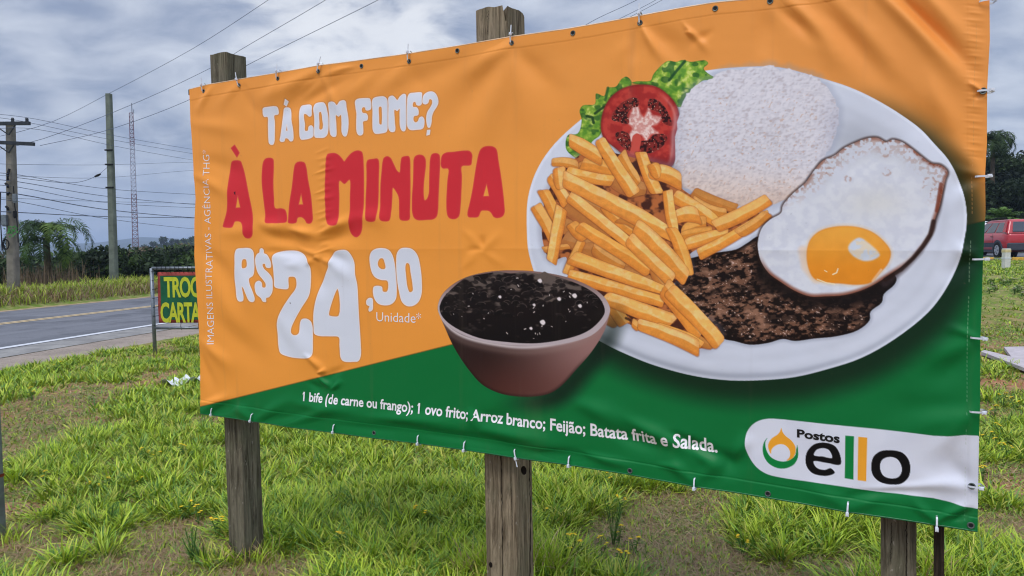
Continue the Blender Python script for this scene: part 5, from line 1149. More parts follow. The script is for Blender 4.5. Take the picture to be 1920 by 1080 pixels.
for (ya, yb_, xo) in ((318, 340, 3), (345, 352, -4), (362, 366, 4), (388, 394, -3)): mb.tube([(xA(22 + xo, ya), -.19, zA(ya)), (xA(24, (ya + yb_) / 2), -.24, zA((ya + yb_) / 2)), (xA(22, yb_), -.19, zA(yb_))], .04, 6)
mb.tube([(xA(33, 350), -.2, zA(350)), (xA(36, 385), -.22, zA(385)), (xA(40, 420), -.2, zA(420)), (xA(42, 455), -.2, zA(455))], .018, 5); mb.tube([(xA(9, 360), -.2, zA(360)), (xA(9, 400), -.22, zA(400)), (xA(11, 450), -.2, zA(450)), (xA(12, 470), -.2, zA(470))], .018, 5)
mb.build('fittings', M_black, pA)
leaf = MB(); rnd = random.Random(3)
for k in range(46):
    p = np.array([xA(31, 434) + rnd.gauss(0, .09), -.27, zA(434) + rnd.gauss(0, .09)]); d_ = np.array([rnd.uniform(-1, 1), rnd.uniform(-.6, .1), rnd.uniform(-1, 1)]) * .09; e_ = np.cross(d_, [0, 1, 0]) * .4; leaf.add([p, p + d_ * .5 + e_, p + d_, p + d_ * .5 - e_], [(0, 1, 2, 3)])
o = leaf.build('creeping_plant', simple('creeper_green', L4(66, 128, 62), .6, .3), pA)
pB, LB, kB = conc_pole('utility_pole', 214, 176, 536, 30.0, .21, .29, M_pgreen, 'bare greenish concrete pole standing in the verge beyond the road', 10)
mb = MB()
for yy in (282, 309, 352): z_ = at(210, yy, 30)[2] - pB.location[2]; f_ = z_ / LB; x_ = (at(204, 176, 30)[0] - at(214, 536, 30)[0]) * f_; mb = MB(); mb.tube([(x_ - .16, -.13, z_), (x_ + .16, -.13, z_)], .035, 6); mb.build('bracket', M_black, pB)

def cable(pts, r, label, grp=None, n_=24):
    P = [at(*p) for p in pts]; T = np.linspace(0, len(P) - 1, n_); Q = []; r = r * .8
    Pm = np.array(P)
    # smooth curve through the points
    from_ = catmull
    for t in T:
        i = min(int(t), len(P) - 2); f = t - i; p0 = Pm[max(i - 1, 0)]; p1 = Pm[i]; p2 = Pm[i + 1]; p3 = Pm[min(i + 2, len(P) - 1)]
        Q.append(.5 * ((2 * p1) + (-p0 + p2) * f + (2 * p0 - 5 * p1 + 4 * p2 - p3) * f * f + (-p0 + 3 * p1 - 3 * p2 + p3) * f ** 3))
    org = Q[0]; mb = MB(); mb.tube([q - org for q in Q], r, 4, False); o = mb.build('overhead_cable', M_wire); o.location = org
    return tag(o, label, 'cable', grp)
cable([(-60, 268, 24), (88, 232, 25), (203, 176, 30), (355, 95, 25), (500, 2, 21), (640, -95, 18)], .010, 'highest overhead cable, running from the bare greenish pole up to the right')
cable([(-60, 290, 24), (75, 262, 24.5), (250, 195, 26), (390, 130, 24), (460, 88, 22), (607, 2, 20), (760, -95, 17)], .010, 'middle of the three long cables rising to the right behind the left wooden post')
cable([(75, 273, 24), (205, 243, 25), (355, 187, 24), (458, 125, 22), (705, 2, 19), (880, -90, 17)], .010, 'lowest of the three long cables rising to the right past the left wooden post')
for (a, b, c, lb) in (((-60, 210), (60, 222), (380, 283), 'highest'), ((-60, 216), (34, 226), (380, 291), 'middle'), ((-40, 245), (66, 242), (380, 303), 'lowest')):
    cable([(a[0], a[1], 23), (b[0], b[1], 24), ((b[0] + c[0]) / 2, (b[1] + c[1]) / 2 + 3, 30), (c[0], c[1], 40), (470, c[1] + 12, 52)], .009, lb + ' of the three power lines leaving the top crossarm of the concrete pole', 'power lines from the top crossarm')
LOW = [(308, 307, 304, .008), (327, 352, 365, .012), (340, 366, 384, .014), (350, 378, 390, .012), (363, 391, 409, .020), (377, 408, 430, .012), (398, 404, 409, .018), (330, 331, 319, .008), (372, 376, 382, .008)]
CLB = ['upper thin', 'middle thick', 'heavy', 'doubled', 'thickest black', 'sagging lower', 'flattest lowest', 'faint level', 'faint middle']
for i, (y0, y1, y2, r_) in enumerate(LOW):
    cable([(-60, y0 - 4, 23.6), (28, y0, 24), (200, y1 + 2, 31), (375, y2, 42), (480, y2 + 4, 52)], r_, CLB[i] + ' communication cable strung from the left concrete pole behind the banner', 'low communication cables from the left pole')
cable([(32, 333, 24), (110, 342, 26), (150, 341, 28), (182, 329, 29), (204, 311, 30)], .012, 'slack cable drooping between the left pole and the bare greenish pole')
mb = MB(); P = at(183, 329, 28.9); mb.tube([P - P + [-.12, 0, -.05], [0, 0, 0], [.12, 0, .06]], [.03, .05, .03], 6); o = mb.build('cable_joint', M_black); o.location = P; tag(o, 'black splice joint on the slack cable left of the bare pole', 'cable joint')
cable([(1040, 85, 20), (1110, 40, 20), (1190, 2, 20), (1300, -55, 20)], .008, 'thin cable in the sky just right of the middle wooden post'); cable([(1150, 48, 20), (1200, 22, 20), (1256, -8, 20), (1330, -50, 20)], .007, 'thin cable crossing the sky above the top centre of the banner'); cable([(1160, 36, 20), (1196, 18, 20), (1240, -6, 20), (1330, -60, 20)], .007, 'faint cable crossing another above the top centre of the banner')

# lattice mast
TB = at(257, 462, 250); root = empty('lattice_mast', (TB[0], TB[1], tz(TB[0], TB[1]))); zt = at(252, 212, 250)[2] - root.location[2]; z0_ = 0
M_mr = simple('mast_red', L4(128, 92, 98), .7, .3); M_mw = simple('mast_white', L4(172, 170, 180), .7, .3)
nb = 10; tot_ = zt
for k in range(nb):
    mb = MB(); za, zb_ = tot_ * k / nb, tot_ * (k + 1) / nb
    cs = [(-1, -1), (1, -1), (0, 1)]
    def wv_(z): return 1.05 - .42 * z / tot_
    for (p, q) in cs: mb.tube([(p * wv_(za), q * wv_(za), za), (p * wv_(zb_), q * wv_(zb_), zb_)], .13, 4)
    m_ = 4
    for j in range(m_):
        z1_, z2_ = za + (zb_ - za) * j / m_, za + (zb_ - za) * (j + 1) / m_
        for e in range(3):
            (p, q), (p2, q2) = cs[e], cs[(e + 1) % 3]; w1, w2 = wv_(z1_), wv_(z2_)
            mb.tube([(p * w1, q * w1, z1_), (p2 * w2, q2 * w2, z2_)] if j % 2 else [(p2 * w1, q2 * w1, z1_), (p * w2, q * w2, z2_)], .075, 3); mb.tube([(p * w2, q * w2, z2_), (p2 * w2, q2 * w2, z2_)], .08, 3)
    mb.build('mast_section', M_mw if k in (5, 6, 7) else M_mr, root)
mb = MB(); mb.tube([(0, 0, tot_), (0, 0, tot_ + 3.4)], .12, 5); mb.tube([(.6, 0, tot_), (.6, 0, tot_ + 1.2)], .1, 4); mb.build('antenna', M_dark, root)
tag(root, 'tall thin red and white lattice radio mast on the wooded horizon', 'radio mast')

# ================================================================== TREES
M_leaf = colattr('foliage', .7, .25, .25); M_bark = simple('bark', L4(86, 76, 64), .95, .1, 0, .3, 6)
def leafcloud(centres, radii, per, size, cols, rng, org):
    V = []; Cc = []
    for (c, r, n_) in zip(centres, radii, per):
        d = rng.normal(0, 1, (n_, 3)); d /= np.linalg.norm(d, axis=1)[:, None]; p = np.array(c) + d * np.array(r) * (rng.uniform(0, 1, (n_, 1)) ** .45)
        a = rng.normal(0, 1, (n_, 3)); a /= np.linalg.norm(a, axis=1)[:, None]; b = np.cross(a, rng.normal(0, 1, (n_, 3))); b /= np.linalg.norm(b, axis=1)[:, None]
        s = size * rng.uniform(.5, 1.3, (n_, 1)); q = np.stack([p - a * s, p + b * s * .5, p + a * s, p - b * s * .5], 1); V.append(q.reshape(-1, 3))
        ci = cols[rng.integers(0, len(cols))]; cc = np.array(ci) * rng.uniform(.65, 1.3, (n_, 1)); Cc.append(np.repeat(cc, 4, 0))
    V = np.concatenate(V) - org; Cc = np.concatenate(Cc); return V, np.arange(len(V)).reshape(-1, 4), Cc
def tree(name, X, Y_, z_or_top, depth, w_, label, cols, seed, per=900, size=.16, group=None, base=None, sparse=1.0, cat='tree'):
    rng = np.random.default_rng(seed); c = at(X, Y_, depth); zb_ = tz(c[0], c[1]) if base is None else base; top = at(X, z_or_top, depth)[2]; org = np.array([c[0], c[1], zb_]); H = top - zb_
    root = empty(name, org); cs, rs, ps = [], [], []; nb_ = 13
    for k in range(nb_):
        a = rng.uniform(0, 6.28); rr_ = w_ * .5 * rng.uniform(.1, .78); h = H * rng.uniform(.42, .93); sc_ = w_ * rng.uniform(.14, .27) * (1.15 - .45 * h / H)
        rr_ *= (1.25 - .75 * h / H); cs.append(org + [math.cos(a) * rr_, math.sin(a) * rr_, h]); rs.append((sc_ * 1.2, sc_ * 1.2, sc_ * .8)); ps.append(int(per / nb_ * sparse * rng.uniform(.6, 1.4)))
    cs.append(org + [0, 0, H * .9]); rs.append((w_ * .16, w_ * .16, H * .1)); ps.append(int(per / nb_))
    V, F, Cc = leafcloud(cs, rs, ps, size, cols, rng, org); mesh_np('crown', V, F, M_leaf, root, cols=Cc)
    mb = MB(); tr_ = max(.06, H * .022); mb.tube([(0, 0, -.3), (.02 * H, 0, H * .3), (-.01 * H, .01 * H, H * .6), (0, 0, H * .85)], [tr_ * 1.3, tr_, tr_ * .7, tr_ * .3], 7)
    for k in range(5): e = cs[k] - org; mb.tube([(0, 0, H * .3), e * [.5, .5, .8], e], [tr_ * .6, tr_ * .4, tr_ * .15], 5)
    mb.build('trunk', M_bark, root); return tag(root, label, cat, group)
DK = [lin((34, 48, 28)), lin((44, 60, 34)), lin((28, 40, 26)), lin((54, 70, 38))]; MD = [lin((62, 82, 40)), lin((78, 98, 48)), lin((50, 70, 38)), lin((92, 106, 58))]; BR_ = [lin((104, 96, 74)), lin((88, 92, 62)), lin((120, 104, 84))]
g1_ = 'dark trees in a row behind the road verge'
DL = ['dark bushy tree beyond the verge, left of the concrete utility pole', 'dark bushy tree directly behind the concrete utility pole', 'dark bushy tree just right of the palm beyond the road', 'dark bushy tree left of the bare greenish pole', 'dark bushy tree right of the bare greenish pole', 'dark bushy tree below the lattice mast beyond the road', 'dark bushy tree above the left corner of the roadside sign', 'dark bushy tree above the roadside sign, left of the banner', 'dark bushy tree half hidden by the left edge of the banner', 'dark bushy tree behind the headline side of the banner', 'dark tree hidden behind the first red letter of the banner', 'dark tree hidden behind the price on the banner', 'dark tree hidden behind the small word under the price', 'dark tree hidden behind the banner left of the bowl']
for i, (X, yt, w_) in enumerate([(-20, 492, 5), (25, 498, 5.5), (158, 482, 4.2), (190, 476, 5.5), (234, 494, 4.4), (268, 502, 4.6), (304, 484, 4.8), (342, 478, 6), (385, 484, 6), (430, 486, 6), (490, 484, 6), (560, 488, 6), (630, 482, 6), (720, 486, 7)]):
    tree('dark_bushy_tree', X, 520, yt, 37 + (i % 3) * 2.5, w_, DL[i], DK if i % 3 else DK[:2] + MD[:1], 100 + i, 3000, .15, g1_)
g2_ = 'paler trees behind the dark row'
ML = ['olive tree peeking over the right fronds of the palm', 'olive tree just left of the top of the dark row by the bare pole', 'olive tree just right of the bare greenish pole', 'brownish bare-looking tree at the foot of the lattice mast', 'brown and olive tree just right of the lattice mast foot', 'wide olive tree above the roadside sign', 'olive tree touching the left edge of the banner', 'olive tree hidden behind the left end of the banner', 'brownish tree far left behind the concrete pole', 'brownish tree between the concrete pole and the palm']
for i, (X, yt, w_, cl) in enumerate([(150, 478, 8, MD), (185, 468, 9, MD), (225, 472, 9, MD), (262, 466, 9, BR_), (292, 470, 9, BR_ + MD), (325, 464, 10, MD + BR_), (362, 466, 10, MD), (410, 462, 10, MD), (-30, 478, 9, BR_ + MD), (20, 480, 8, BR_)]):
    tree('pale_bushy_tree', X, 480, yt, 72 + (i % 3) * 5, w_, ML[i], cl, 200 + i, 1700, .26, g2_)
g3_ = 'trees on the distant wooded hill'
HL = ['rounded hazy tree on the hill right of the lattice mast', 'thin hazy tree on the hill, second right of the mast', 'slim hazy tree in the gap of the hill ridge', 'hazy tree on the hill near the banner edge', 'large hazy tree on the hill touching the banner edge', 'hazy tree on the hill hidden by the banner edge', 'low hazy tree on the hill close beside the mast', 'lowest hazy tree at the foot of the hill by the mast']
for i, (X, yt, w_) in enumerate([(306, 444, 11), (323, 447, 7), (332, 449, 6), (345, 448, 12), (360, 445, 13), (376, 443, 14), (286, 453, 10), (270, 457, 10)]):
    tree('hill_tree', X, 462, yt, 380 + (i % 2) * 30, w_, HL[i], DK + MD[:1], 300 + i, 900, .6, g3_)
# distant woods as one mass
acc = Acc(); rng = np.random.default_rng(9); cs = []; rs = []; ps = []
for k in range(3400):
    az = rng.uniform(-39, 44); r_ = rng.choice([rng.uniform(110, 300), rng.uniform(350, 1100)]); x, y = r_ * math.sin(R(az)), r_ * math.cos(R(az)); s_ = rng.uniform(3, 6) * (1 + r_ / 500)
    cs.append((x, y, tz(x, y) + s_ * .3)); rs.append((s_, s_, s_ * .5)); ps.append(36)
for k in range(700):
    az = rng.uniform(-31, -19); r_ = rng.uniform(300, 480); x, y = r_ * math.sin(R(az)), r_ * math.cos(R(az)); s_ = rng.uniform(4, 8); cs.append((x, y, tz(x, y) + s_ * .4)); rs.append((s_, s_, s_ * .7)); ps.append(50)
V, F, Cc = leafcloud(cs, rs, ps, 1.7, DK + MD, rng, np.zeros(3)); o = mesh_np('distant_woods', V, F, M_leaf, cols=Cc); tag(o, 'distant woodland covering the low hills beyond the road', 'woodland', kind='stuff')

# palms
def palm(name, P, trunk_h, nf, fl, label, seed, droop=1.0, cols=None, zup=.75, lw=.034, npin=34, spec=None):
    rng = random.Random(seed); root = empty(name, P); mb = MB(); mb.tube([(0, 0, -.4), (.03, 0, trunk_h * .5), (0, 0, trunk_h)], [.17, .14, .12], 9); mb.build('trunk', M_bark, root)
    V = []; F = []; Cc = []; n0 = 0; cols = cols or [lin((84, 112, 52)), lin((66, 94, 44)), lin((104, 128, 60))]
    for k in range(nf):
        a = k * 2.399 + rng.uniform(-.2, .2); e0 = R(8 + 76 * ((k * 7) % nf) / nf); L = fl * rng.uniform(.8, 1.1); p = np.array([0, 0, trunk_h]); dr = droop
        if spec: a, e0, L, dr = R(spec[k][0]), R(spec[k][1]), spec[k][2], spec[k][3]
        el = e0; pts = [p]; dirs = []
        for q in range(12):
            d = np.array([math.cos(a) * math.cos(el), math.sin(a) * math.cos(el), math.sin(el)]); p = p + d * L / 12; pts.append(p); dirs.append(d); el -= dr * R(9 + 4 * q * .25) * (1.0 if e0 > R(45) else 1.1)
        dirs.append(dirs[-1]); fm = MB(); cc = cols[k % len(cols)]
        for j in range(npin * 2):
            t = .12 + .88 * j / (npin * 2); i = min(int(t * 12), 11); f = t * 12 - i; c = pts[i] * (1 - f) + pts[i + 1] * f; d = dirs[i]; sd2 = np.cross(d, [0, 0, 1.0]); sd2 /= np.linalg.norm(sd2) + 1e-6
            sgn = 1 if j % 2 else -1; ll = fl * .25 * math.sin(math.pi * min(1, t * .86 + .12)) * rng.uniform(.8, 1.15)
            dd = sd2 * sgn * .75 + d * .45 + np.array([0, 0, rng.uniform(-.35, .25)]); dd /= np.linalg.norm(dd); wv2 = d * lw / 2
            e1 = c + dd * ll * .55; e2 = c + dd * ll * .95 + np.array([0, 0, -.24 * ll * droop])
            V += [c - wv2, c + wv2, e1 + wv2, e1 - wv2, e2, e2 + wv2 * .2]; F += [(n0, n0 + 1, n0 + 2, n0 + 3), (n0 + 3, n0 + 2, n0 + 5, n0 + 4)]; n0 += 6
            v = cc * rng.uniform(.6, 1.3); Cc += [v] * 6
        for q in range(11):
            wv2 = np.cross(dirs[q], [0, 0, 1.0]); wv2 = wv2 / (np.linalg.norm(wv2) + 1e-6) * .018; V += [pts[q] - wv2, pts[q] + wv2, pts[q + 1] + wv2, pts[q + 1] - wv2]; F.append((n0, n0 + 1, n0 + 2, n0 + 3)); n0 += 4; Cc += [cols[0]] * 4
    mesh_np('crown', np.array(V), np.array(F), M_leaf, root, cols=np.array(Cc)); return tag(root, label, 'palm')
c = at(86, 446, 30.5); zg = tz(c[0], c[1]); palm('palm_tree', (c[0], c[1], zg), c[2] - zg, 24, 2.0, 'green palm with arching feathery fronds by the concrete pole at the left', 5, 1.0, [lin((60, 86, 42)), lin((42, 64, 34)), lin((100, 124, 58))], npin=44, lw=.036, spec=[
 (-8, 62, 3.11, 1.15), (12, 48, 2.87, 1.1), (-30, 55, 2.81, 1.25), (172, 60, 2.93, 1.15), (195, 45, 2.68, 1.1), (150, 52, 2.68, 1.2), (250, 80, 2.07, 1.5), (280, 78, 2.07, 1.5), (310, 74, 2.20, 1.4), (230, 74, 2.20, 1.4), (90, 80, 1.95, 1.4), (60, 70, 2.20, 1.3), (120, 70, 2.20, 1.3), (265, 84, 1.83, 1.2),
 (-20, 8, 2.20, .9), (20, 15, 2.20, .9), (200, 10, 2.20, .9), (160, 16, 2.20, .9), (250, 5, 1.83, .8), (290, 10, 1.83, .8), (0, -18, 1.95, .7), (180, -20, 1.95, .7), (330, 30, 2.44, 1.2), (215, 30, 2.0, 1.2)])
c = at(60, 480, 31.5); 
# dry stalks under the palm
acc = Acc(); rng = np.random.default_rng(6); n_ = 480; s_ = rng.normal(85, 42, n_); P_ = np.array([at(x, 540, 30.0 + d) for x, d in zip(s_, rng.uniform(-.8, 2.0, n_))]); P_[:, 2] = terrain(P_[:, 0], P_[:, 1])
cc = lin((132, 110, 88)) * rng.uniform(.5, 1.15, (n_, 1)); acc.add(*blades(P_, rng.uniform(.3, 1.1, n_), np.full(n_, .022), rng.uniform(0, 6.28, n_), rng.uniform(0, .25, n_), rng.uniform(0, .12, n_), cc * .8, cc, rng)); o = acc.build('dry_stalks', M_grass); tag(o, 'tall dry brown stalks under the palm beyond the road', 'dry grass', kind='stuff')
c = at(1862, 268, 48); zg = tz(c[0], c[1]); palm('palm_tree', (c[0], c[1], zg), c[2] - zg, 26, 2.3, 'tall dark palm with drooping fronds rising behind the right edge of the banner', 7, 1.25, [lin((66, 86, 48)), lin((52, 70, 42))], lw=.06, npin=30)
c = at(1880, 418, 34); zg = tz(c[0], c[1]); palm('fan_palm', (c[0], c[1], zg), c[2] - zg, 34, 1.1, 'small bright green fan palm just above the roof of the red car', 9, .5, [lin((92, 122, 52)), lin((72, 100, 46))], lw=.05, npin=22)
g4_ = 'tall dark trees behind the parked cars'
TL = ['tall dark tree hidden behind the right edge of the banner', 'tall dark tree beside the tall palm at the right', 'tall dark tree directly above the red car', 'tallest dark tree at the right edge of the picture', 'tall dark tree beyond the right edge of the picture', 'lower dark tree right beside the banner edge above the white cars', 'lower dark tree behind the fan palm', 'lower dark tree above the rear window of the red car', 'dark tree behind the banner, left of the tall palm', 'dark tree fully behind the printed plate side of the banner']
for i, (X, yt, w_, d_) in enumerate([(1838, 330, 6, 50), (1872, 296, 7, 52), (1905, 300, 7, 50), (1940, 280, 8, 52), (1985, 270, 8, 54), (1858, 350, 6, 47), (1892, 345, 6, 46), (1925, 350, 6, 46), (1810, 350, 7, 52), (1770, 380, 7, 54)]):
    tree('tall_dark_tree', X, 450, yt, d_, w_, TL[i], DK, 400 + i, 5200, .17, g4_)

# ================================================================== CARS
def car_paint(name, c):
    m, n = newmat(name); t = n.node('ShaderNodeTexCoord').outputs['Object']; dz = n.noise(t, 3, 4, .6)
    bsdf(n, n.mix(n.smooth(dz, .5, .8, 0, .25), c, L4(150, 140, 130)), .28, .5, extra={'Coat Weight': .6, 'Coat Roughness': .08}); return m
M_red = car_paint('red_paint', L4(176, 30, 40)); M_whitep = car_paint('white_car_paint', L4(214, 218, 224)); M_clad = simple('grey_plastic', L4(62, 66, 76), .7, .3, 0, .1)
m_gl, n = newmat('car_glass'); bsdf(n, L4(52, 60, 70), .06, .7)
M_alloy = simple('alloy', L4(186, 188, 194), .35, .5, .6, .1); M_lampr = simple('red_lens', L4(160, 20, 28), .2, .6); M_lampw = simple('clear_lens', L4(214, 200, 204), .2, .6)
def make_car(name, paint, P, rz, label, clad=True):
    root = empty(name, P, rz); S = [(0, .70, .88, .36), (.05, .79, .93, .30), (.30, .835, .97, .26), (.62, .845, .98, .24), (1.2, .85, .975, .22), (2.0, .85, .97, .22), (2.9, .845, .98, .22), (3.2, .84, .95, .24), (3.6, .82, .87, .26), (3.88, .76, .76, .30), (4.02, .62, .62, .38)]
    V = []; k_ = 12
    for (x, w_, zt_, zb2) in S:
        half = [(w_ * .80, zb2), (w_ * .97, zb2 + .08), (w_ * 1.0, .50), (w_ * 1.0, .70), (w_ * .975, zt_ - .06), (w_ * .91, zt_)]
        V += [(x, -a, b) for a, b in half] + [(x, a, b) for a, b in half[::-1]]
    F = [(i * k_ + j, i * k_ + (j + 1) % k_, (i + 1) * k_ + (j + 1) % k_, (i + 1) * k_ + j) for i in range(len(S) - 1) for j in range(k_)] + [tuple(range(k_))[::-1], tuple((len(S) - 1) * k_ + j for j in range(k_))]
    mb = MB(); mb.add(V, F); body = mb.build('body', paint, root, True); body.modifiers.new('b', 'BEVEL').width = .012
    # cabin with glazed openings
    B4 = [(.07, .79, .95), (3.02, .79, .95)]; T4 = [(.34, .60, 1.47), (2.12, .60, 1.47)]
    mb = MB(); V = []
    lv = [(0, 0), (.5, .012), (.88, .012), (1, -.035)]
    for (t, bul) in lv:
        for (sx_, sy_) in ((0, -1), (1, -1), (1, 1), (0, 1)):
            b_ = np.array(B4[sx_]); t_ = np.array(T4[sx_]); p = b_ * (1 - t) + t_ * t + [(-1, 1)[sx_] * bul, bul, 0]; 
            if t == 1: p = p + [0, 0, .03]
            V.append((p[0], p[1] * sy_, p[2]))
    mb.add(V, [(r_ * 4 + j, r_ * 4 + (j + 1) % 4, (r_ + 1) * 4 + (j + 1) % 4, (r_ + 1) * 4 + j) for r_ in range(3) for j in range(4)] + [(12, 13, 14, 15)])
    cab = mb.build('roof', paint, root, False); bv = cab.modifiers.new('b', 'BEVEL'); bv.width = .05; bv.segments = 3
    def side(s, t, sy_, o_=.016): b_ = np.array(B4[0]) * (1 - s) + np.array(B4[1]) * s; t_ = np.array(T4[0]) * (1 - s) + np.array(T4[1]) * s; p = b_ * (1 - t) + t_ * t; return (p[0], (p[1] + o_ + .012 * math.sin(math.pi * min(t, 1))) * sy_, p[2])
    for sy_ in (1, -1):
        for (a0, a1, c0, c1) in ((.13, .33, .17, .36), (.37, .62, .39, .64), (.66, .93, .67, .93)):
            mb = MB(); q = [side(a0, .10, sy_), side(a1, .10, sy_), side(c1, .84, sy_), side(c0, .84, sy_)]; mb.add(q, [(0, 1, 2, 3)] if sy_ < 0 else [(3, 2, 1, 0)]); o = mb.build('side_window', m_gl, root); o.modifiers.new('s', 'SOLIDIFY').thickness = .01
        mb = MB(); q0, q1 = side(.03, .1, sy_, .02), side(.10, .1, sy_, .02); q2, q3 = side(.12, .92, sy_, .02), side(.02, .92, sy_, .02); mb.add([q0, q1, q2, q3], [(0, 1, 2, 3)]); lamp = mb.build('tail_light', M_lampr, root); lamp.modifiers.new('s', 'SOLIDIFY').thickness = .03
        mb = MB(); mb.box((.62, sy_ * .62, 1.525), (.06, .04, .06)); mb.box((1.95, sy_ * .62, 1.525), (.06, .04, .06)); mb.tube([(.55, sy_ * .62, 1.55), (1.3, sy_ * .62, 1.575), (2.0, sy_ * .62, 1.55)], .022, 6); mb.build('roof_rail', M_black, root)
        if clad:
            mb = MB(); mb.box((1.75, sy_ * .853, .52), (1.55, .02, .17)); mb.box((1.75, sy_ * .845, .285), (1.7, .03, .10)); o = mb.build('side_moulding', M_clad, root)
        for wx in (.72, 3.22):
            mb = MB(); n_ = 20; V = []
            for k in range(n_ + 1):
                a = math.pi * k / n_ * 1.16 - .25; V += [(wx + math.cos(a) * .33, sy_ * .862, .30 + math.sin(a) * .33), (wx + math.cos(a) * .41, sy_ * .862, .30 + math.sin(a) * .41), (wx + math.cos(a) * .41, sy_ * .83, .30 + math.sin(a) * .41), (wx + math.cos(a) * .33, sy_ * .62, .30 + math.sin(a) * .33)]
            mb.add(V, [(k * 4 + j, k * 4 + (j + 1) % 4, (k + 1) * 4 + (j + 1) % 4, (k + 1) * 4 + j) for k in range(n_) for j in range(4)]); mb.build('wheel_arch', M_clad if clad else M_black, root)
            mb = MB(); mb.tube([(wx, sy_ * .60, .30), (wx, sy_ * .855, .30)], .345, 20); mb.build('wheel_well', M_black, root)
            mb = MB(); mb.tube([(wx, sy_ * .66, .31), (wx, sy_ * .68, .31), (wx, sy_ * .86, .31), (wx, sy_ * .875, .31)], [.28, .31, .31, .285], 24); wh = mb.build('wheel', M_black, root, False)
            mb = MB(); mb.tube([(wx, sy_ * .870, .31), (wx, sy_ * .880, .31)], [.205, .195], 20)
            mb.build('rim', M_alloy, wh)
            mb = MB()
            for k in range(5): a = k * 1.2566 + .6; mb.add([(wx + math.cos(a - .24) * .17, sy_ * .8815, .31 + math.sin(a - .24) * .17), (wx + math.cos(a + .24) * .17, sy_ * .8815, .31 + math.sin(a + .24) * .17), (wx + math.cos(a) * .07, sy_ * .8815, .31 + math.sin(a) * .07)], [(0, 1, 2)])
            mb.build('rim_gap', M_black, wh)
        mb = MB()
        for dx_ in (1.22, 2.22): mb.box((dx_, sy_ * .858, .84), (.16, .02, .025))
        mb.build('door_handle', M_black, root)
        mb = MB()
        for dx_ in (1.12, 1.98, 2.92): mb.box((dx_, sy_ * .8515, .66), (.008, .006, .56))
        mb.build('door_gap', M_black, root)
        mb = MB(); mb.box((2.72, sy_ * .93, 1.0), (.10, .14, .12)); mb.box((2.74, sy_ * .86, .98), (.05, .10, .04)); o = mb.build('mirror', M_black, root); o.modifiers.new('b', 'BEVEL').width = .02
    def rear(s, t, o_=.02): b_ = np.array([.07, .79 * s, .95]); t_ = np.array([.34, .60 * s, 1.47]); p = b_ * (1 - t) + t_ * t; return (p[0] - o_ - .012, p[1], p[2])
    mb = MB(); mb.add([rear(-.80, .12), rear(.80, .12), rear(.82, .86), rear(-.82, .86)], [(0, 1, 2, 3)]); o = mb.build('rear_window', m_gl, root); o.modifiers.new('s', 'SOLIDIFY').thickness = .01
    mb = MB(); fr = lambda s, t: ((3.02 * (1 - t) + 2.12 * t) + .03, (.79 * (1 - t) + .60 * t) * s, .95 * (1 - t) + 1.47 * t + .012); mb.add([fr(-.88, .08), fr(.88, .08), fr(.9, .9), fr(-.9, .9)], [(0, 1, 2, 3)]); o = mb.build('windscreen', m_gl, root); o.modifiers.new('s', 'SOLIDIFY').thickness = .01
    mb = MB(); mb.box((.01, 0, .44), (.16, 1.60, .30)); o = mb.build('rear_bumper', M_clad if clad else paint, root); bv = o.modifiers.new('b', 'BEVEL'); bv.width = .05; bv.segments = 3
    mb = MB(); mb.box((-.075, 0, .52), (.02, .42, .13)); mb.build('number_plate', M_steel, root)
    mb = MB(); mb.box((.0, .0, .86), (.03, .26, .04)); mb.build('tailgate_handle', M_tie, root)
    for sy_ in (1, -1): mb = MB(); mb.box((3.93, sy_ * .56, .68), (.14, .30, .14)); o = mb.build('headlight', M_lampw, root); o.modifiers.new('b', 'BEVEL').width = .03
    return tag(root, label, 'car')
CY = at(1899, 486, 27.2); cz_ = tz(CY[0], CY[1]); HD = R(90 - 11)
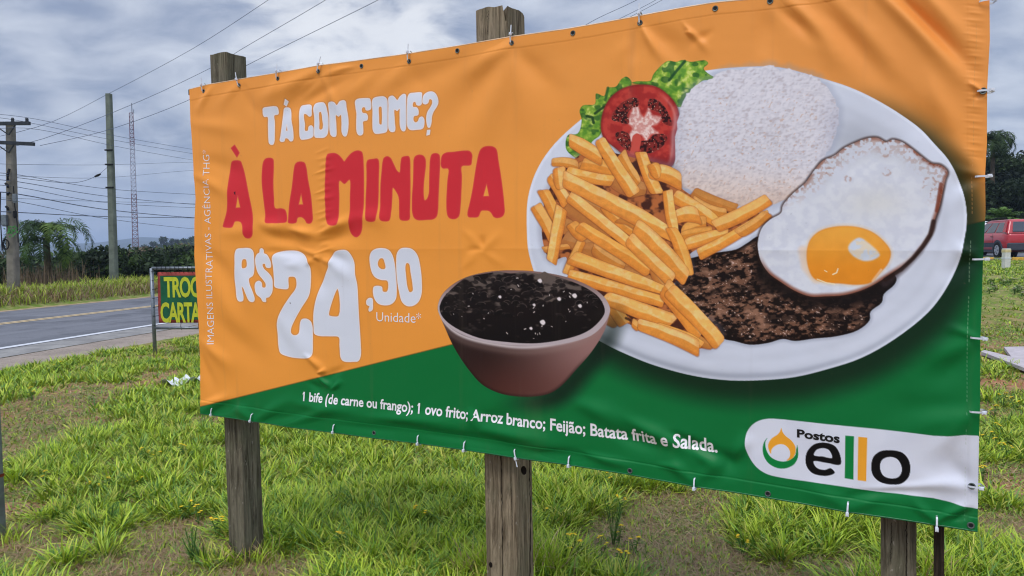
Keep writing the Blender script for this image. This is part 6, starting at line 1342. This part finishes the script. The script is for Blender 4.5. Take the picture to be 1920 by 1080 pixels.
make_car('parked_car', M_red, (CY[0] + .75, CY[1] + .1, cz_ + .03), HD, 'red hatchback with grey side mouldings parked on the strip at the right')
c = at(1868, 470, 33); make_car('parked_car', M_whitep, (c[0], c[1], tz(c[0], c[1]) + .05), HD, 'white car parked behind the red hatchback, next to the banner edge', False)
c = at(1872, 470, 40); make_car('parked_car', M_whitep, (c[0], c[1], tz(c[0], c[1]) + .35), HD, 'farther white car whose roof shows above the red hatchback', False)
# parking strip and its kerb
u = np.linspace(0, 1, 41); v = np.linspace(0, 1, 25); V = []
for j in v:
    for i in u: x = 9 + 34 * i; y = 26.6 + 19 * j - .30 * (x - 19); V.append((x, y, tz(x, y) + .028))
ii = [(j * 41 + i, j * 41 + i + 1, (j + 1) * 41 + i + 1, (j + 1) * 41 + i) for j in range(24) for i in range(40)]
o = mesh_np('parking_strip', np.array(V), np.array(ii), m_a); o['kind'] = 'structure'
for k, X in enumerate((1922, 1851)):
    c = ghit(X, 487.5); mb = MB(); mb.box((0, 0, .03), (.42 + .4 * (k == 0), .16, .14)); o = mb.build('kerb_block', simple('yellow_kerb', L4(206, 160, 70), .8, .2, 0, .2, 8)); o.location = c; o.rotation_euler = (0, 0, R(-16)); o.modifiers.new('b', 'BEVEL').width = .02
    tag(o, ['yellow painted kerb block to the right of the white bollard', 'yellow painted kerb block beside the banner edge, under the red car'][k], 'kerb block', 'painted kerb blocks')
# ================================================================== AIR
mb = MB(); mb.box((0, 500, 40), (14400, 16000, 0)) if False else None
zlo, zhi = float(GZ.min()) - 1.0, 118.0; mb = MB(); mb.box((0, 3400, (zlo + zhi) / 2), (12400, 7400, zhi - zlo))
m_h = bpy.data.materials.new('haze'); m_h.use_nodes = True; n = NT(m_h.node_tree); pv = n.node('ShaderNodeVolumePrincipled'); pv.inputs['Color'].default_value = (.62, .77, 1.0, 1); pv.inputs['Density'].default_value = HAZE
out = n.node('ShaderNodeOutputMaterial'); n.l.new(pv.outputs[0], out.inputs['Volume'])
if HAZE > 0: hz_o = mb.build('haze', m_h); tag(hz_o, 'pale bluish air over the whole landscape', 'haze', kind='stuff')
